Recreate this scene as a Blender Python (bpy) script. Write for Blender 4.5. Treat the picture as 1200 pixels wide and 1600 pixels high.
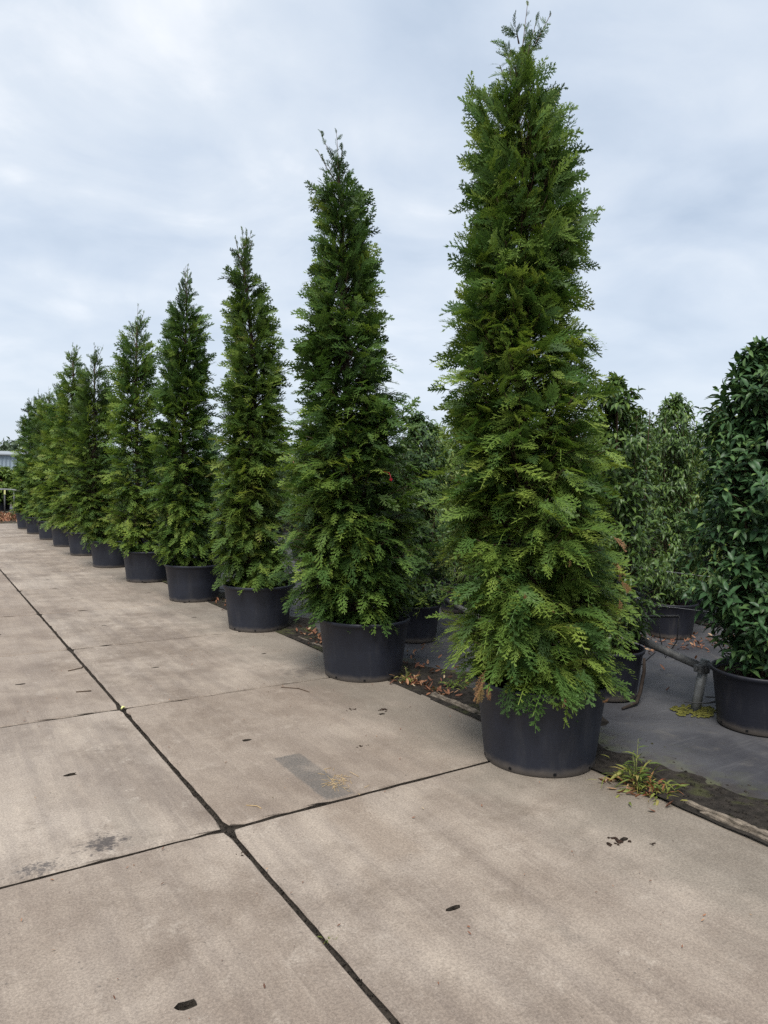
import bpy, bmesh, math, random
import numpy as np
from mathutils import Vector, Matrix

# ------------------------------------------------------------------ scene, camera, light
sc = bpy.context.scene
for o in list(bpy.data.objects):
    bpy.data.objects.remove(o)
COL = sc.collection
sc.render.engine = 'CYCLES'
sc.cycles.use_denoising = False
sc.cycles.max_bounces = 6
sc.cycles.diffuse_bounces = 3
sc.cycles.glossy_bounces = 2
sc.cycles.transmission_bounces = 3
sc.cycles.transparent_max_bounces = 4
sc.cycles.sample_clamp_indirect = 4.0

YAW, PITCH, ROLL = 0.5741, -0.04116, 0.01576
CAM = Vector((-1.1642, -3.068, 1.5783))
fw = Vector((math.sin(YAW) * math.cos(PITCH), math.cos(YAW) * math.cos(PITCH), math.sin(PITCH)))
r0 = Vector((math.cos(YAW), -math.sin(YAW), 0))
u0 = r0.cross(fw)
rr = math.cos(ROLL) * r0 + math.sin(ROLL) * u0
uu = -math.sin(ROLL) * r0 + math.cos(ROLL) * u0
cam_d = bpy.data.cameras.new('camera')
cam_d.sensor_fit = 'VERTICAL'
cam_d.sensor_height = 36.0
cam_d.lens = 36.0 * 1127.32 / 1600.0
cam_d.clip_start = 0.05
cam_d.clip_end = 3000
cam = bpy.data.objects.new('camera', cam_d)
COL.objects.link(cam)
cam.matrix_world = Matrix(((rr.x, uu.x, -fw.x, CAM.x), (rr.y, uu.y, -fw.y, CAM.y), (rr.z, uu.z, -fw.z, CAM.z), (0, 0, 0, 1)))
sc.camera = cam
RH = np.array([math.cos(YAW), -math.sin(YAW), 0.0])      # image-right on the ground
FH = np.array([math.sin(YAW), math.cos(YAW), 0.0])       # away from the viewer

SUN_EL, SUN_AZ = math.radians(57), math.radians(228)     # azimuth clockwise from +Y

# ------------------------------------------------------------------ node helper
class NT:
    def __init__(s, tree):
        s.t = tree
        s.n = tree.nodes
        s.l = tree.links
    def new(s, typ, **kw):
        n = s.n.new(typ)
        for k, v in kw.items():
            setattr(n, k, v)
        return n
    def put(s, sock, v):
        if v is None:
            return
        if isinstance(v, bpy.types.NodeSocket):
            s.l.new(v, sock)
        else:
            if isinstance(v, (tuple, list)) and len(v) == 3 and sock.type == 'RGBA':
                v = (*v, 1)
            sock.default_value = v
    def math(s, op, a, b=None, c=None, clamp=False):
        n = s.new('ShaderNodeMath', operation=op, use_clamp=clamp)
        s.put(n.inputs[0], a)
        if b is not None: s.put(n.inputs[1], b)
        if c is not None: s.put(n.inputs[2], c)
        return n.outputs[0]
    def vmath(s, op, a, b=None):
        n = s.new('ShaderNodeVectorMath', operation=op)
        s.put(n.inputs[0], a)
        if b is not None: s.put(n.inputs[1], b)
        return n.outputs[0]
    def noise(s, vec, scale, detail=4, rough=0.55, dist=0.0):
        n = s.new('ShaderNodeTexNoise')
        s.put(n.inputs['Vector'], vec)
        n.inputs['Scale'].default_value = scale
        n.inputs['Detail'].default_value = detail
        n.inputs['Roughness'].default_value = rough
        n.inputs['Distortion'].default_value = dist
        return n.outputs['Fac']
    def voro(s, vec, scale, feature='F1'):
        n = s.new('ShaderNodeTexVoronoi', feature=feature)
        s.put(n.inputs['Vector'], vec)
        n.inputs['Scale'].default_value = scale
        return n
    def smooth(s, v, a, b, lo=0.0, hi=1.0):
        n = s.new('ShaderNodeMapRange', interpolation_type='SMOOTHSTEP')
        s.put(n.inputs[0], v)
        for i, x in enumerate((a, b, lo, hi)):
            n.inputs[i + 1].default_value = x
        return n.outputs[0]
    def lin(s, v, a, b, lo=0.0, hi=1.0):
        n = s.new('ShaderNodeMapRange')
        s.put(n.inputs[0], v)
        for i, x in enumerate((a, b, lo, hi)):
            n.inputs[i + 1].default_value = x
        return n.outputs[0]
    def mix(s, f, a, b, mode='MIX'):
        n = s.new('ShaderNodeMix', data_type='RGBA', blend_type=mode)
        s.put(n.inputs[0], f)
        s.put(n.inputs[6], a)
        s.put(n.inputs[7], b)
        return n.outputs[2]
    def ramp(s, f, stops):
        n = s.new('ShaderNodeValToRGB')
        el = n.color_ramp.elements
        while len(el) < len(stops): el.new(0.5)
        for e, (p, c) in zip(el, stops):
            e.position = p
            e.color = (*c, 1)
        s.put(n.inputs[0], f)
        return n.outputs[0]
    def mapping(s, vec, scale=(1, 1, 1), rot=(0, 0, 0), loc=(0, 0, 0)):
        n = s.new('ShaderNodeMapping')
        s.put(n.inputs[0], vec)
        n.inputs['Location'].default_value = loc
        n.inputs['Rotation'].default_value = rot
        n.inputs['Scale'].default_value = scale
        return n.outputs[0]
    def pos(s):
        return s.new('ShaderNodeNewGeometry').outputs['Position']
    def obj(s):
        return s.new('ShaderNodeTexCoord').outputs['Object']
    def sep(s, v):
        n = s.new('ShaderNodeSeparateXYZ')
        s.put(n.inputs[0], v)
        return n.outputs
    def bump(s, h, strength=0.3, dist=0.01):
        n = s.new('ShaderNodeBump')
        n.inputs['Strength'].default_value = strength
        n.inputs['Distance'].default_value = dist
        s.put(n.inputs['Height'], h)
        return n.outputs[0]

def material(name):
    m = bpy.data.materials.new(name)
    m.use_nodes = True
    t = NT(m.node_tree)
    b = t.n['Principled BSDF']
    return m, t, b

def simple(name, col, rough=0.7, spec=0.3, var=0.25, scale=20, bump=0.1, metal=0.0):
    m, t, b = material(name)
    o = t.obj()
    n = t.noise(o, scale, 5)
    n2 = t.noise(o, scale * 6, 3)
    f = t.math('ADD', t.math('MULTIPLY', n, 0.7), t.math('MULTIPLY', n2, 0.3))
    c = t.mix(t.smooth(f, 0.3, 0.7), tuple(x * (1 - var) for x in col), tuple(min(1, x * (1 + var)) for x in col))
    t.put(b.inputs['Base Color'], c)
    b.inputs['Roughness'].default_value = rough
    b.inputs['Specular IOR Level'].default_value = spec
    b.inputs['Metallic'].default_value = metal
    t.put(b.inputs['Normal'], t.bump(f, bump, 0.01))
    return m

# ------------------------------------------------------------------ sky (overcast) and sun
w = bpy.data.worlds.new('World')
sc.world = w
w.use_nodes = True
t = NT(w.node_tree)
bg = t.n['Background']
sky = t.new('ShaderNodeTexSky', sky_type='NISHITA')
sky.sun_disc = False
sky.sun_elevation = SUN_EL
sky.sun_rotation = SUN_AZ
sky.air_density = 1.0
sky.dust_density = 2.0
gen = t.new('ShaderNodeTexCoord').outputs['Generated']
x, y, z = t.sep(gen)
zz = t.math('ADD', t.math('MAXIMUM', z, 0.0), 0.22)
cv = t.new('ShaderNodeCombineXYZ')
t.put(cv.inputs[0], t.math('DIVIDE', x, zz))
t.put(cv.inputs[1], t.math('DIVIDE', y, zz))
cvec = t.mapping(cv.outputs[0], (1.0, 1.1, 1), (0, 0, math.radians(25)), (3.1, 1.7, 0.4))
big = t.noise(cvec, 1.15, 3, 0.5, 0.3)
mid = t.noise(t.mapping(cvec, (1, 1, 1), (0, 0, 0), (8.3, 2.2, 5)), 2.4, 7, 0.52, 0.5)
fine = t.noise(t.mapping(cvec, (1, 1, 1), (0, 0, 0), (1.3, 9.2, 2)), 7.0, 6, 0.55, 0.3)
f = t.math('ADD', t.math('ADD', t.math('MULTIPLY', big, 0.55), t.math('MULTIPLY', mid, 0.36)), t.math('MULTIPLY', fine, 0.09))
cloud = t.ramp(f, [(0.35, (1.58, 1.88, 2.3)), (0.45, (1.96, 2.23, 2.6)), (0.53, (2.3, 2.52, 2.8)), (0.61, (2.95, 3.05, 3.18))])
cl = t.mix(t.smooth(z, -0.02, 0.35), (2.12, 2.38, 2.72), cloud)
cl = t.mix(t.smooth(z, 0.0, 0.16), cl, cl)
skyc = t.mix(0.95, sky.outputs[0], cl)
t.put(bg.inputs[0], skyc)
bg.inputs[1].default_value = 0.1

sun_d = bpy.data.lights.new('sun', 'SUN')
sun_d.energy = 1.5
sun_d.angle = math.radians(26)
sun_d.color = (1.0, 0.96, 0.9)
sun = bpy.data.objects.new('sun', sun_d)
COL.objects.link(sun)
sdir = Vector((math.sin(SUN_AZ) * math.cos(SUN_EL), math.cos(SUN_AZ) * math.cos(SUN_EL), math.sin(SUN_EL)))
sun.rotation_euler = sdir.to_track_quat('Z', 'Y').to_euler()

sc.view_settings.view_transform = 'Standard'
sc.view_settings.look = 'None'
sc.view_settings.exposure = 1.72
sc.view_settings.gamma = 1.0
sc.view_settings.use_curve_mapping = False

# ------------------------------------------------------------------ mesh helpers
def tag(o, label=None, cat=None, group=None, kind=None):
    if label: o['label'] = label
    if cat: o['category'] = cat
    if group: o['group'] = group
    if kind: o['kind'] = kind
    return o

def link(name, me, parent=None, mats=(), loc=None):
    for m in mats:
        if m.name not in me.materials:
            me.materials.append(m)
    o = bpy.data.objects.new(name, me)
    COL.objects.link(o)
    if parent: o.parent = parent
    if loc is not None: o.location = loc
    return o

def empty(name, loc, rz=0.0):
    o = bpy.data.objects.new(name, None)
    o.empty_display_size = 0.1
    COL.objects.link(o)
    o.location = loc
    o.rotation_euler = (0, 0, rz)
    return o

def np_mesh(name, V, F, tint=None, smooth=False):
    """triangle mesh straight from numpy arrays"""
    V = np.ascontiguousarray(V, dtype=np.float32).reshape(-1, 3)
    F = np.ascontiguousarray(F, dtype=np.int32).reshape(-1, 3)
    me = bpy.data.meshes.new(name)
    me.vertices.add(len(V))
    me.vertices.foreach_set('co', V.ravel())
    me.loops.add(len(F) * 3)
    me.loops.foreach_set('vertex_index', F.ravel())
    me.polygons.add(len(F))
    me.polygons.foreach_set('loop_start', np.arange(0, len(F) * 3, 3, dtype=np.int32))
    if smooth:
        me.polygons.foreach_set('use_smooth', np.ones(len(F), dtype=bool))
    if tint is not None:
        a = me.attributes.new('tint', 'FLOAT', 'POINT')
        a.data.foreach_set('value', np.ascontiguousarray(tint, dtype=np.float32).ravel())
    me.update(calc_edges=True)
    me.validate()
    return me

class Geo:
    """collects boxes, tubes and lathes into one small mesh"""
    def __init__(s):
        s.v = []
        s.f = []
        s.m = []
        s.sm = []
    def add(s, vs, fs, mi=0, smooth=False):
        k = len(s.v)
        s.v += [tuple(map(float, p)) for p in vs]
        s.f += [tuple(k + i for i in f) for f in fs]
        s.m += [mi] * len(fs)
        s.sm += [smooth] * len(fs)
    def box(s, c, size, rot=None, mi=0):
        vs = []
        for i in range(8):
            p = Vector(((i & 1) - 0.5, ((i >> 1) & 1) - 0.5, (i >> 2) - 0.5))
            p = Vector((p.x * size[0], p.y * size[1], p.z * size[2]))
            if rot is not None: p = rot @ p
            vs.append(p + Vector(c))
        s.add(vs, [(0, 2, 3, 1), (4, 5, 7, 6), (0, 1, 5, 4), (2, 6, 7, 3), (0, 4, 6, 2), (1, 3, 7, 5)], mi)
    def tube(s, pts, rad, sides=8, cap=True, mi=0, smooth=True):
        pts = [Vector(p) for p in pts]
        n = len(pts)
        rads = [rad] * n if not hasattr(rad, '__len__') else list(rad)
        vs, fs = [], []
        prev = None
        for i, p in enumerate(pts):
            d = (pts[min(i + 1, n - 1)] - pts[max(i - 1, 0)]).normalized()
            a = prev if prev is not None else (Vector((0, 0, 1)) if abs(d.z) < 0.9 else Vector((1, 0, 0)))
            a = (a - d * a.dot(d)).normalized()
            prev = a
            b = d.cross(a)
            for k in range(sides):
                an = 2 * math.pi * k / sides
                vs.append(p + (a * math.cos(an) + b * math.sin(an)) * rads[i])
        for i in range(n - 1):
            for k in range(sides):
                k2 = (k + 1) % sides
                fs.append((i * sides + k, i * sides + k2, (i + 1) * sides + k2, (i + 1) * sides + k))
        s.add(vs, fs, mi, smooth)
        if cap:
            k = len(s.v) - n * sides
            s.f.append(tuple(k + i for i in reversed(range(sides))))
            s.f.append(tuple(k + (n - 1) * sides + i for i in range(sides)))
            s.m += [mi, mi]
            s.sm += [False, False]
    def lathe(s, prof, sides=48, mi=0, smooth=True, wob=0.0, seed=0):
        rnd = random.Random(seed)
        ph = [rnd.uniform(0, 6.28) for _ in range(3)]
        vs, fs = [], []
        for r, z in prof:
            for k in range(sides):
                a = 2 * math.pi * k / sides
                q = r * (1 + wob * (math.sin(2 * a + ph[0]) + 0.5 * math.sin(3 * a + ph[1])))
                vs.append((q * math.cos(a), q * math.sin(a), z))
        for i in range(len(prof) - 1):
            for k in range(sides):
                k2 = (k + 1) % sides
                fs.append((i * sides + k, i * sides + k2, (i + 1) * sides + k2, (i + 1) * sides + k))
        s.add(vs, fs, mi, smooth)
    def mesh(s, name):
        me = bpy.data.meshes.new(name)
        me.from_pydata(s.v, [], s.f)
        me.polygons.foreach_set('material_index', s.m)
        me.polygons.foreach_set('use_smooth', s.sm)
        me.update()
        return me
    def build(s, name, mats, parent=None, loc=None):
        me = s.mesh(name)
        for m in (mats if isinstance(mats, (list, tuple)) else [mats]):
            me.materials.append(m)
        return link(name, me, parent, (), loc)

# ------------------------------------------------------------------ materials
def mat_concrete():
    m, t, b = material('concrete')
    p = t.pos()
    px, py, pz = t.sep(p)
    rnd = t.new('ShaderNodeObjectInfo').outputs['Random']
    big = t.noise(p, 0.9, 5, 0.6, 0.0)
    med = t.noise(t.mapping(p, (1.3, 0.7, 1)), 3.0, 6, 0.68, 0.0)
    c = t.mix(t.smooth(big, 0.36, 0.64), (0.205, 0.167, 0.137), (0.345, 0.295, 0.247))
    c = t.mix(t.smooth(med, 0.42, 0.75, 0, 0.5), c, (0.43, 0.37, 0.305))
    c = t.mix(t.smooth(t.noise(t.mapping(p, loc=(5, 3, 1)), 1.5, 8, 0.72, 0.15), 0.48, 0.7, 0, 0.7), c, (0.13, 0.1, 0.078))
    # broom marks and wheel scuffs along the row
    st = t.noise(t.mapping(p, (7, 0.5, 1), (0, 0, math.radians(4))), 1.0, 7, 0.72)
    c = t.mix(t.smooth(st, 0.4, 0.64, 0, 0.75), c, t.mix(1.0, c, (0.72, 0.72, 0.74), 'MULTIPLY'))
    st2 = t.noise(t.mapping(p, (26, 0.9, 1), (0, 0, math.radians(-9)), (4, 7, 0)), 1.0, 4, 0.7)
    c = t.mix(t.smooth(st2, 0.56, 0.82, 0, 0.3), c, (0.5, 0.44, 0.375))
    # worn pale scratches
    sc_ = t.noise(t.mapping(p, (60, 1.4, 1), (0, 0, math.radians(38)), (1, 2, 0)), 1.0, 3, 0.6)
    c = t.mix(t.smooth(sc_, 0.79, 0.84, 0, 0.4), c, (0.6, 0.56, 0.5))
    bl = t.noise(t.mapping(p, loc=(9, 4, 2)), 4.2, 8, 0.75)
    c = t.mix(t.smooth(bl, 0.52, 0.66, 0, 0.5), c, (0.165, 0.135, 0.11))
    bl2 = t.noise(t.mapping(p, loc=(2, 14, 5)), 6.5, 7, 0.75)
    c = t.mix(t.smooth(bl2, 0.55, 0.68, 0, 0.45), c, (0.43, 0.38, 0.325))
    # slab to slab
    c = t.mix(t.lin(rnd, 0, 1, 0, 0.5), c, (0.195, 0.15, 0.116))
    # grime beside the pots
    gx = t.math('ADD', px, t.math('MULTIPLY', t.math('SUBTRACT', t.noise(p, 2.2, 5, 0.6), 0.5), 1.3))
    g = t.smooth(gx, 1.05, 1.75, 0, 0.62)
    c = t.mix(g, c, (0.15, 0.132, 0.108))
    # rectangular marks left by crates
    def rect(x0, x1, y0, y1, e=0.012):
        wob = t.math('MULTIPLY', t.math('SUBTRACT', t.noise(p, 30, 3), 0.5), 0.02)
        xx = t.math('ADD', px, wob)
        yy = t.math('ADD', py, wob)
        a = t.math('MULTIPLY', t.smooth(xx, x0 - e, x0 + e), t.smooth(xx, x1 - e, x1 + e, 1, 0))
        d = t.math('MULTIPLY', t.smooth(yy, y0 - e, y0 + e), t.smooth(yy, y1 - e, y1 + e, 1, 0))
        return t.math('MULTIPLY', a, d)
    fade = t.math('MULTIPLY', t.smooth(t.noise(p, 6, 4), 0.25, 0.6, 0.45, 1.0), t.smooth(t.noise(p, 90, 3, 0.8), 0.3, 0.6, 0.55, 1.0))
    c = t.mix(t.math('MULTIPLY', t.math('MULTIPLY', rect(0.52, 0.685, 0.02, 0.65), fade), 0.85), c, (0.09, 0.085, 0.08))
    c = t.mix(t.math('MULTIPLY', rect(0.45, 0.66, -0.62, -0.01, 0.05), 0.3), c, (0.2, 0.15, 0.11))
    c = t.mix(t.math('MULTIPLY', t.math('MULTIPLY', rect(-0.43, -0.27, 0.06, 0.53), fade), 0.35), c, (0.23, 0.2, 0.165))
    # sooty blotches
    def blot(cx, cy, rx, ry, sc_, thr):
        dx = t.math('DIVIDE', t.math('SUBTRACT', px, cx), rx)
        dy = t.math('DIVIDE', t.math('SUBTRACT', py, cy), ry)
        d = t.math('SQRT', t.math('ADD', t.math('MULTIPLY', dx, dx), t.math('MULTIPLY', dy, dy)))
        n = t.noise(p, sc_, 6, 0.7)
        return t.smooth(t.math('SUBTRACT', t.math('ADD', n, t.math('MULTIPLY', t.math('SUBTRACT', t.noise(p, 110, 3, 0.8), 0.5), 0.35)), t.math('MULTIPLY', d, 0.24)), thr - 0.03, thr + 0.15)
    c = t.mix(t.math('MULTIPLY', blot(-0.5, 0.15, 0.11, 0.09, 26, 0.3), 0.9), c, (0.06, 0.052, 0.05))
    c = t.mix(t.math('MULTIPLY', blot(-0.77, 0.07, 0.13, 0.08, 40, 0.35), 0.85), c, (0.08, 0.07, 0.066))
    c = t.mix(t.math('MULTIPLY', blot(1.5, 2.25, 0.3, 0.2, 9, 0.36), 0.6), c, (0.085, 0.07, 0.06))
    c = t.mix(t.math('MULTIPLY', blot(1.2, 5.3, 0.4, 0.25, 7, 0.4), 0.5), c, (0.1, 0.085, 0.07))
    c = t.mix(t.math('MULTIPLY', blot(0.75, -1.3, 0.1, 0.25, 9, 0.42), 0.3), c, (0.12, 0.105, 0.09))
    # fine grain and pale aggregate
    grain = t.noise(p, 105, 5, 0.85)
    c = t.mix(t.smooth(grain, 0.36, 0.64, 0.0, 1.0), t.mix(1.0, c, (1.2, 1.2, 1.19), 'MULTIPLY'), t.mix(1.0, c, (0.74, 0.735, 0.73), 'MULTIPLY'))
    v = t.voro(p, 130)
    spk = t.math('MULTIPLY', t.smooth(v.outputs['Distance'], 0.1, 0.2, 1, 0), t.smooth(t.sep(v.outputs['Color'])[0], 0.8, 0.86))
    c = t.mix(t.math('MULTIPLY', spk, 0.45), c, (0.6, 0.54, 0.46))
    pit = t.math('MULTIPLY', t.smooth(t.voro(p, 21).outputs['Distance'], 0.06, 0.12, 1, 0), t.smooth(t.noise(p, 4, 2), 0.5, 0.62))
    c = t.mix(t.math('MULTIPLY', pit, 0.6), c, (0.09, 0.078, 0.068))
    t.put(b.inputs['Base Color'], c)
    t.put(b.inputs['Roughness'], t.lin(med, 0.3, 0.7, 0.62, 0.85))
    b.inputs['Specular IOR Level'].default_value = 0.35
    h = t.math('ADD', t.math('MULTIPLY', grain, 0.5), t.math('MULTIPLY', t.noise(p, 60, 4, 0.6), 0.8))
    h = t.math('SUBTRACT', h, t.math('MULTIPLY', pit, 0.8))
    t.put(b.inputs['Normal'], t.bump(h, 0.35, 0.004))
    return m

def mat_dirt(name, c0, c1, sc_=18, moss=0.0):
    m, t, b = material(name)
    p = t.pos()
    n = t.noise(p, sc_, 8, 0.7)
    c = t.mix(t.smooth(n, 0.3, 0.7), c0, c1)
    n2 = t.noise(p, sc_ * 7, 4, 0.7)
    c = t.mix(t.smooth(n2, 0.6, 0.75, 0, 0.5), c, (0.17, 0.14, 0.11))
    if moss:
        mm = t.noise(p, 3.3, 5, 0.65)
        c = t.mix(t.smooth(mm, 0.52, 0.66, 0, moss), c, (0.1, 0.115, 0.03))
    t.put(b.inputs['Base Color'], c)
    b.inputs['Roughness'].default_value = 0.95
    b.inputs['Specular IOR Level'].default_value = 0.15
    t.put(b.inputs['Normal'], t.bump(t.math('ADD', n, n2), 0.8, 0.02))
    return m

def mat_cloth():
    m, t, b = material('ground_cloth')
    p = t.pos()
    px, py, pz = t.sep(p)
    n = t.noise(p, 1.3, 6, 0.6, 0.7)
    c = t.mix(t.smooth(n, 0.3, 0.7), (0.034, 0.034, 0.040), (0.066, 0.066, 0.072))
    dust = t.noise(t.mapping(p, (1, 1, 1), (0, 0, 0), (3, 8, 0)), 4.5, 7, 0.68)
    c = t.mix(t.smooth(dust, 0.5, 0.78, 0, 0.55), c, (0.125, 0.115, 0.1))
    st = t.noise(t.mapping(p, (2, 22, 1), (0, 0, math.radians(28))), 1.0, 4, 0.6)
    c = t.mix(t.smooth(st, 0.55, 0.72, 0, 0.3), c, (0.1, 0.098, 0.1))
    # earth washed on to it beside the slabs, green film on top
    ex = t.math('ADD', px, t.math('MULTIPLY', t.math('SUBTRACT', t.noise(p, 2.6, 6, 0.65), 0.5), 1.1))
    e = t.smooth(ex, 2.3, 2.75, 1, 0)
    c = t.mix(t.math('MULTIPLY', e, 0.7), c, t.mix(t.smooth(t.noise(p, 9, 5), 0.45, 0.6), (0.04, 0.033, 0.026), (0.075, 0.078, 0.03)))
    wv = t.new('ShaderNodeTexWave', wave_type='BANDS', bands_direction='X')
    t.put(wv.inputs['Vector'], p)
    wv.inputs['Scale'].default_value = 60
    t.put(b.inputs['Base Color'], c)
    t.put(b.inputs['Roughness'], t.lin(n, 0.3, 0.7, 0.5, 0.75))
    b.inputs['Specular IOR Level'].default_value = 0.4
    w2 = t.new('ShaderNodeTexWave', wave_type='BANDS', bands_direction='Y')
    t.put(w2.inputs['Vector'], p)
    w2.inputs['Scale'].default_value = 1.25
    w2.inputs['Distortion'].default_value = 0.4
    c = t.mix(t.smooth(w2.outputs['Fac'], 0.985, 0.999, 0, 0.07), c, (0.11, 0.11, 0.105))
    t.put(b.inputs['Base Color'], c)
    h = t.math('ADD', t.math('MULTIPLY', wv.outputs['Fac'], 0.05), t.math('MULTIPLY', t.noise(t.mapping(p, (3, 12, 1), (0, 0, 0.5)), 1.0, 5), 1.0))
    t.put(b.inputs['Normal'], t.bump(h, 0.35, 0.02))
    return m

def mat_pot(name, base, dusty):
    m, t, b = material(name)
    o = t.obj()
    x, y, z = t.sep(o)
    rnd = t.new('ShaderNodeObjectInfo').outputs['Random']
    off = t.new('ShaderNodeCombineXYZ')
    t.put(off.inputs[0], t.math('MULTIPLY', rnd, 30))
    o2 = t.vmath('ADD', o, off.outputs[0])
    n = t.noise(o2, 3.5, 5, 0.6)
    c = t.mix(t.smooth(n, 0.3, 0.7), tuple(v * 0.85 for v in base), tuple(v * 1.2 for v in base))
    d = t.noise(t.mapping(o2, (6, 6, 1.1)), 1.6, 7, 0.68)
    c = t.mix(t.smooth(d, 0.5, 0.75, 0, dusty), c, (0.15, 0.135, 0.115))
    run = t.noise(t.mapping(o2, (26, 26, 1.3)), 1.0, 4, 0.6)
    c = t.mix(t.smooth(run, 0.6, 0.76, 0, dusty * 0.5), c, (0.17, 0.165, 0.16))
    foot = t.math('ADD', z, t.math('MULTIPLY', t.noise(o2, 14, 4), -0.06))
    c = t.mix(t.smooth(foot, -0.02, 0.035, 0.55, 0), c, (0.12, 0.1, 0.08))
    spec = t.noise(o2, 120, 2, 0.7)
    c = t.mix(t.smooth(spec, 0.72, 0.78, 0, 0.5), c, (0.16, 0.15, 0.14))
    t.put(b.inputs['Base Color'], c)
    t.put(b.inputs['Roughness'], t.lin(d, 0.3, 0.7, 0.46, 0.66))
    b.inputs['Specular IOR Level'].default_value = 0.4
    ring = t.noise(t.mapping(o2, (1.5, 1.5, 60)), 1.0, 2)
    t.put(b.inputs['Normal'], t.bump(t.math('ADD', ring, t.noise(o2, 150, 2)), 0.08, 0.01))
    return m

def mat_leaf(name, stops, rough=0.55, spec=0.3, trans=0.3, tcol=(0.16, 0.26, 0.03), varo=0.3, zone=0.0):
    m, t, b = material(name)
    at = t.new('ShaderNodeAttribute', attribute_name='tint')
    rnd = t.new('ShaderNodeObjectInfo').outputs['Random']
    f = t.math('ADD', at.outputs['Fac'], t.math('MULTIPLY', t.math('SUBTRACT', rnd, 0.5), varo))
    p = t.pos()
    if zone:
        f = t.math('ADD', f, t.math('MULTIPLY', t.math('SUBTRACT', t.noise(p, 2.4, 3), 0.5), zone))
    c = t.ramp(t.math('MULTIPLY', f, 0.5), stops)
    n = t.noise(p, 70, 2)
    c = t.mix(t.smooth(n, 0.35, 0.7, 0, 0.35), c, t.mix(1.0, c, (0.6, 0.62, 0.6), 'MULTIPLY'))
    t.put(b.inputs['Base Color'], c)
    b.inputs['Roughness'].default_value = rough
    b.inputs['Specular IOR Level'].default_value = spec
    tr = t.new('ShaderNodeBsdfTranslucent')
    t.put(tr.inputs[0], t.mix(1.0, c, (1.5, 1.45, 0.9), 'MULTIPLY'))
    ms = t.new('ShaderNodeMixShader')
    ms.inputs[0].default_value = trans
    t.l.new(b.outputs[0], ms.inputs[1])
    t.l.new(tr.outputs[0], ms.inputs[2])
    t.l.new(ms.outputs[0], t.n['Material Output'].inputs[0])
    return m

BROWN = [(0.68, (0.12, 0.13, 0.035)), (0.78, (0.33, 0.19, 0.095)), (1.0, (0.25, 0.12, 0.06))]
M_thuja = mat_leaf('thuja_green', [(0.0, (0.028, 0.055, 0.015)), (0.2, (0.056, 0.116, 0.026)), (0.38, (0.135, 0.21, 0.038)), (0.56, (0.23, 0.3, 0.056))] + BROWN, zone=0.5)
M_thuja_olive = mat_leaf('thuja_olive', [(0.0, (0.032, 0.055, 0.015)), (0.2, (0.064, 0.12, 0.026)), (0.38, (0.135, 0.207, 0.038)), (0.56, (0.225, 0.275, 0.055))] + BROWN, zone=0.6)
M_laurel = mat_leaf('laurel_dark', [(0.0, (0.022, 0.054, 0.024)), (0.25, (0.048, 0.104, 0.04)), (0.45, (0.1, 0.172, 0.054)), (0.6, (0.19, 0.265, 0.066))] + BROWN, rough=0.46, spec=0.35, trans=0.15)
M_laurel_mid = mat_leaf('laurel_mid', [(0.0, (0.03, 0.06, 0.02)), (0.25, (0.062, 0.115, 0.03)), (0.45, (0.115, 0.18, 0.04)), (0.6, (0.19, 0.25, 0.055))] + BROWN, rough=0.42, spec=0.4, trans=0.2)
M_laurel_light = mat_leaf('laurel_light', [(0.0, (0.055, 0.095, 0.022)), (0.25, (0.11, 0.17, 0.035)), (0.45, (0.18, 0.24, 0.05)), (0.6, (0.26, 0.29, 0.07))] + BROWN, rough=0.45, spec=0.4, trans=0.3)
M_weed = mat_leaf('weed_leaf', [(0.0, (0.05, 0.085, 0.02)), (0.3, (0.1, 0.15, 0.03)), (0.5, (0.2, 0.22, 0.05)), (0.6, (0.3, 0.27, 0.09)), (0.72, (0.3, 0.09, 0.045)), (1.0, (0.22, 0.09, 0.05))], trans=0.3)
M_litter = mat_leaf('fallen_leaf', [(0.0, (0.06, 0.032, 0.022)), (0.3, (0.15, 0.065, 0.04)), (0.6, (0.26, 0.12, 0.065)), (0.8, (0.36, 0.22, 0.13)), (1.0, (0.4, 0.33, 0.22))], rough=0.7, spec=0.2, trans=0.1)
M_fartree = mat_leaf('far_tree', [(0.0, (0.06, 0.09, 0.05)), (0.5, (0.11, 0.15, 0.09)), (1.0, (0.15, 0.19, 0.1))], trans=0.15)
M_bark = simple('bark', (0.06, 0.043, 0.032), 0.9, 0.15, 0.4, 14, 0.6)
M_twig = simple('twig', (0.075, 0.05, 0.033), 0.85, 0.2, 0.35, 30, 0.3)
M_concrete = mat_concrete()
M_joint = mat_dirt('joint_dirt', (0.025, 0.021, 0.017), (0.075, 0.062, 0.05), 40)
M_dirt = mat_dirt('black_earth', (0.014, 0.012, 0.010), (0.05, 0.042, 0.035), 16, 0.35)
M_soil = mat_dirt('potting_soil', (0.022, 0.014, 0.010), (0.07, 0.042, 0.03), 30, 0.2)
M_earth = mat_dirt('earth', (0.05, 0.042, 0.034), (0.1, 0.085, 0.065), 2, 0.4)
M_cloth = mat_cloth()
M_pot = mat_pot('black_plastic', (0.011, 0.0135, 0.022), 0.09)
M_pot2 = mat_pot('black_plastic_dull', (0.008, 0.009, 0.015), 0.11)
M_hole = simple('hole_dark', (0.008, 0.008, 0.009), 0.9, 0.1)
M_wood = simple('rotten_wood', (0.15, 0.125, 0.098), 0.9, 0.15, 0.55, 22, 0.9)
M_steel = simple('galvanised_steel', (0.17, 0.175, 0.175), 0.55, 0.5, 0.25, 9, 0.15, 0.25)
M_steel_d = simple('weathered_steel', (0.085, 0.086, 0.086), 0.6, 0.4, 0.35, 12, 0.2, 0.2)
M_black = simple('black_rubber', (0.018, 0.018, 0.02), 0.5, 0.4, 0.2, 40, 0.05)
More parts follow.
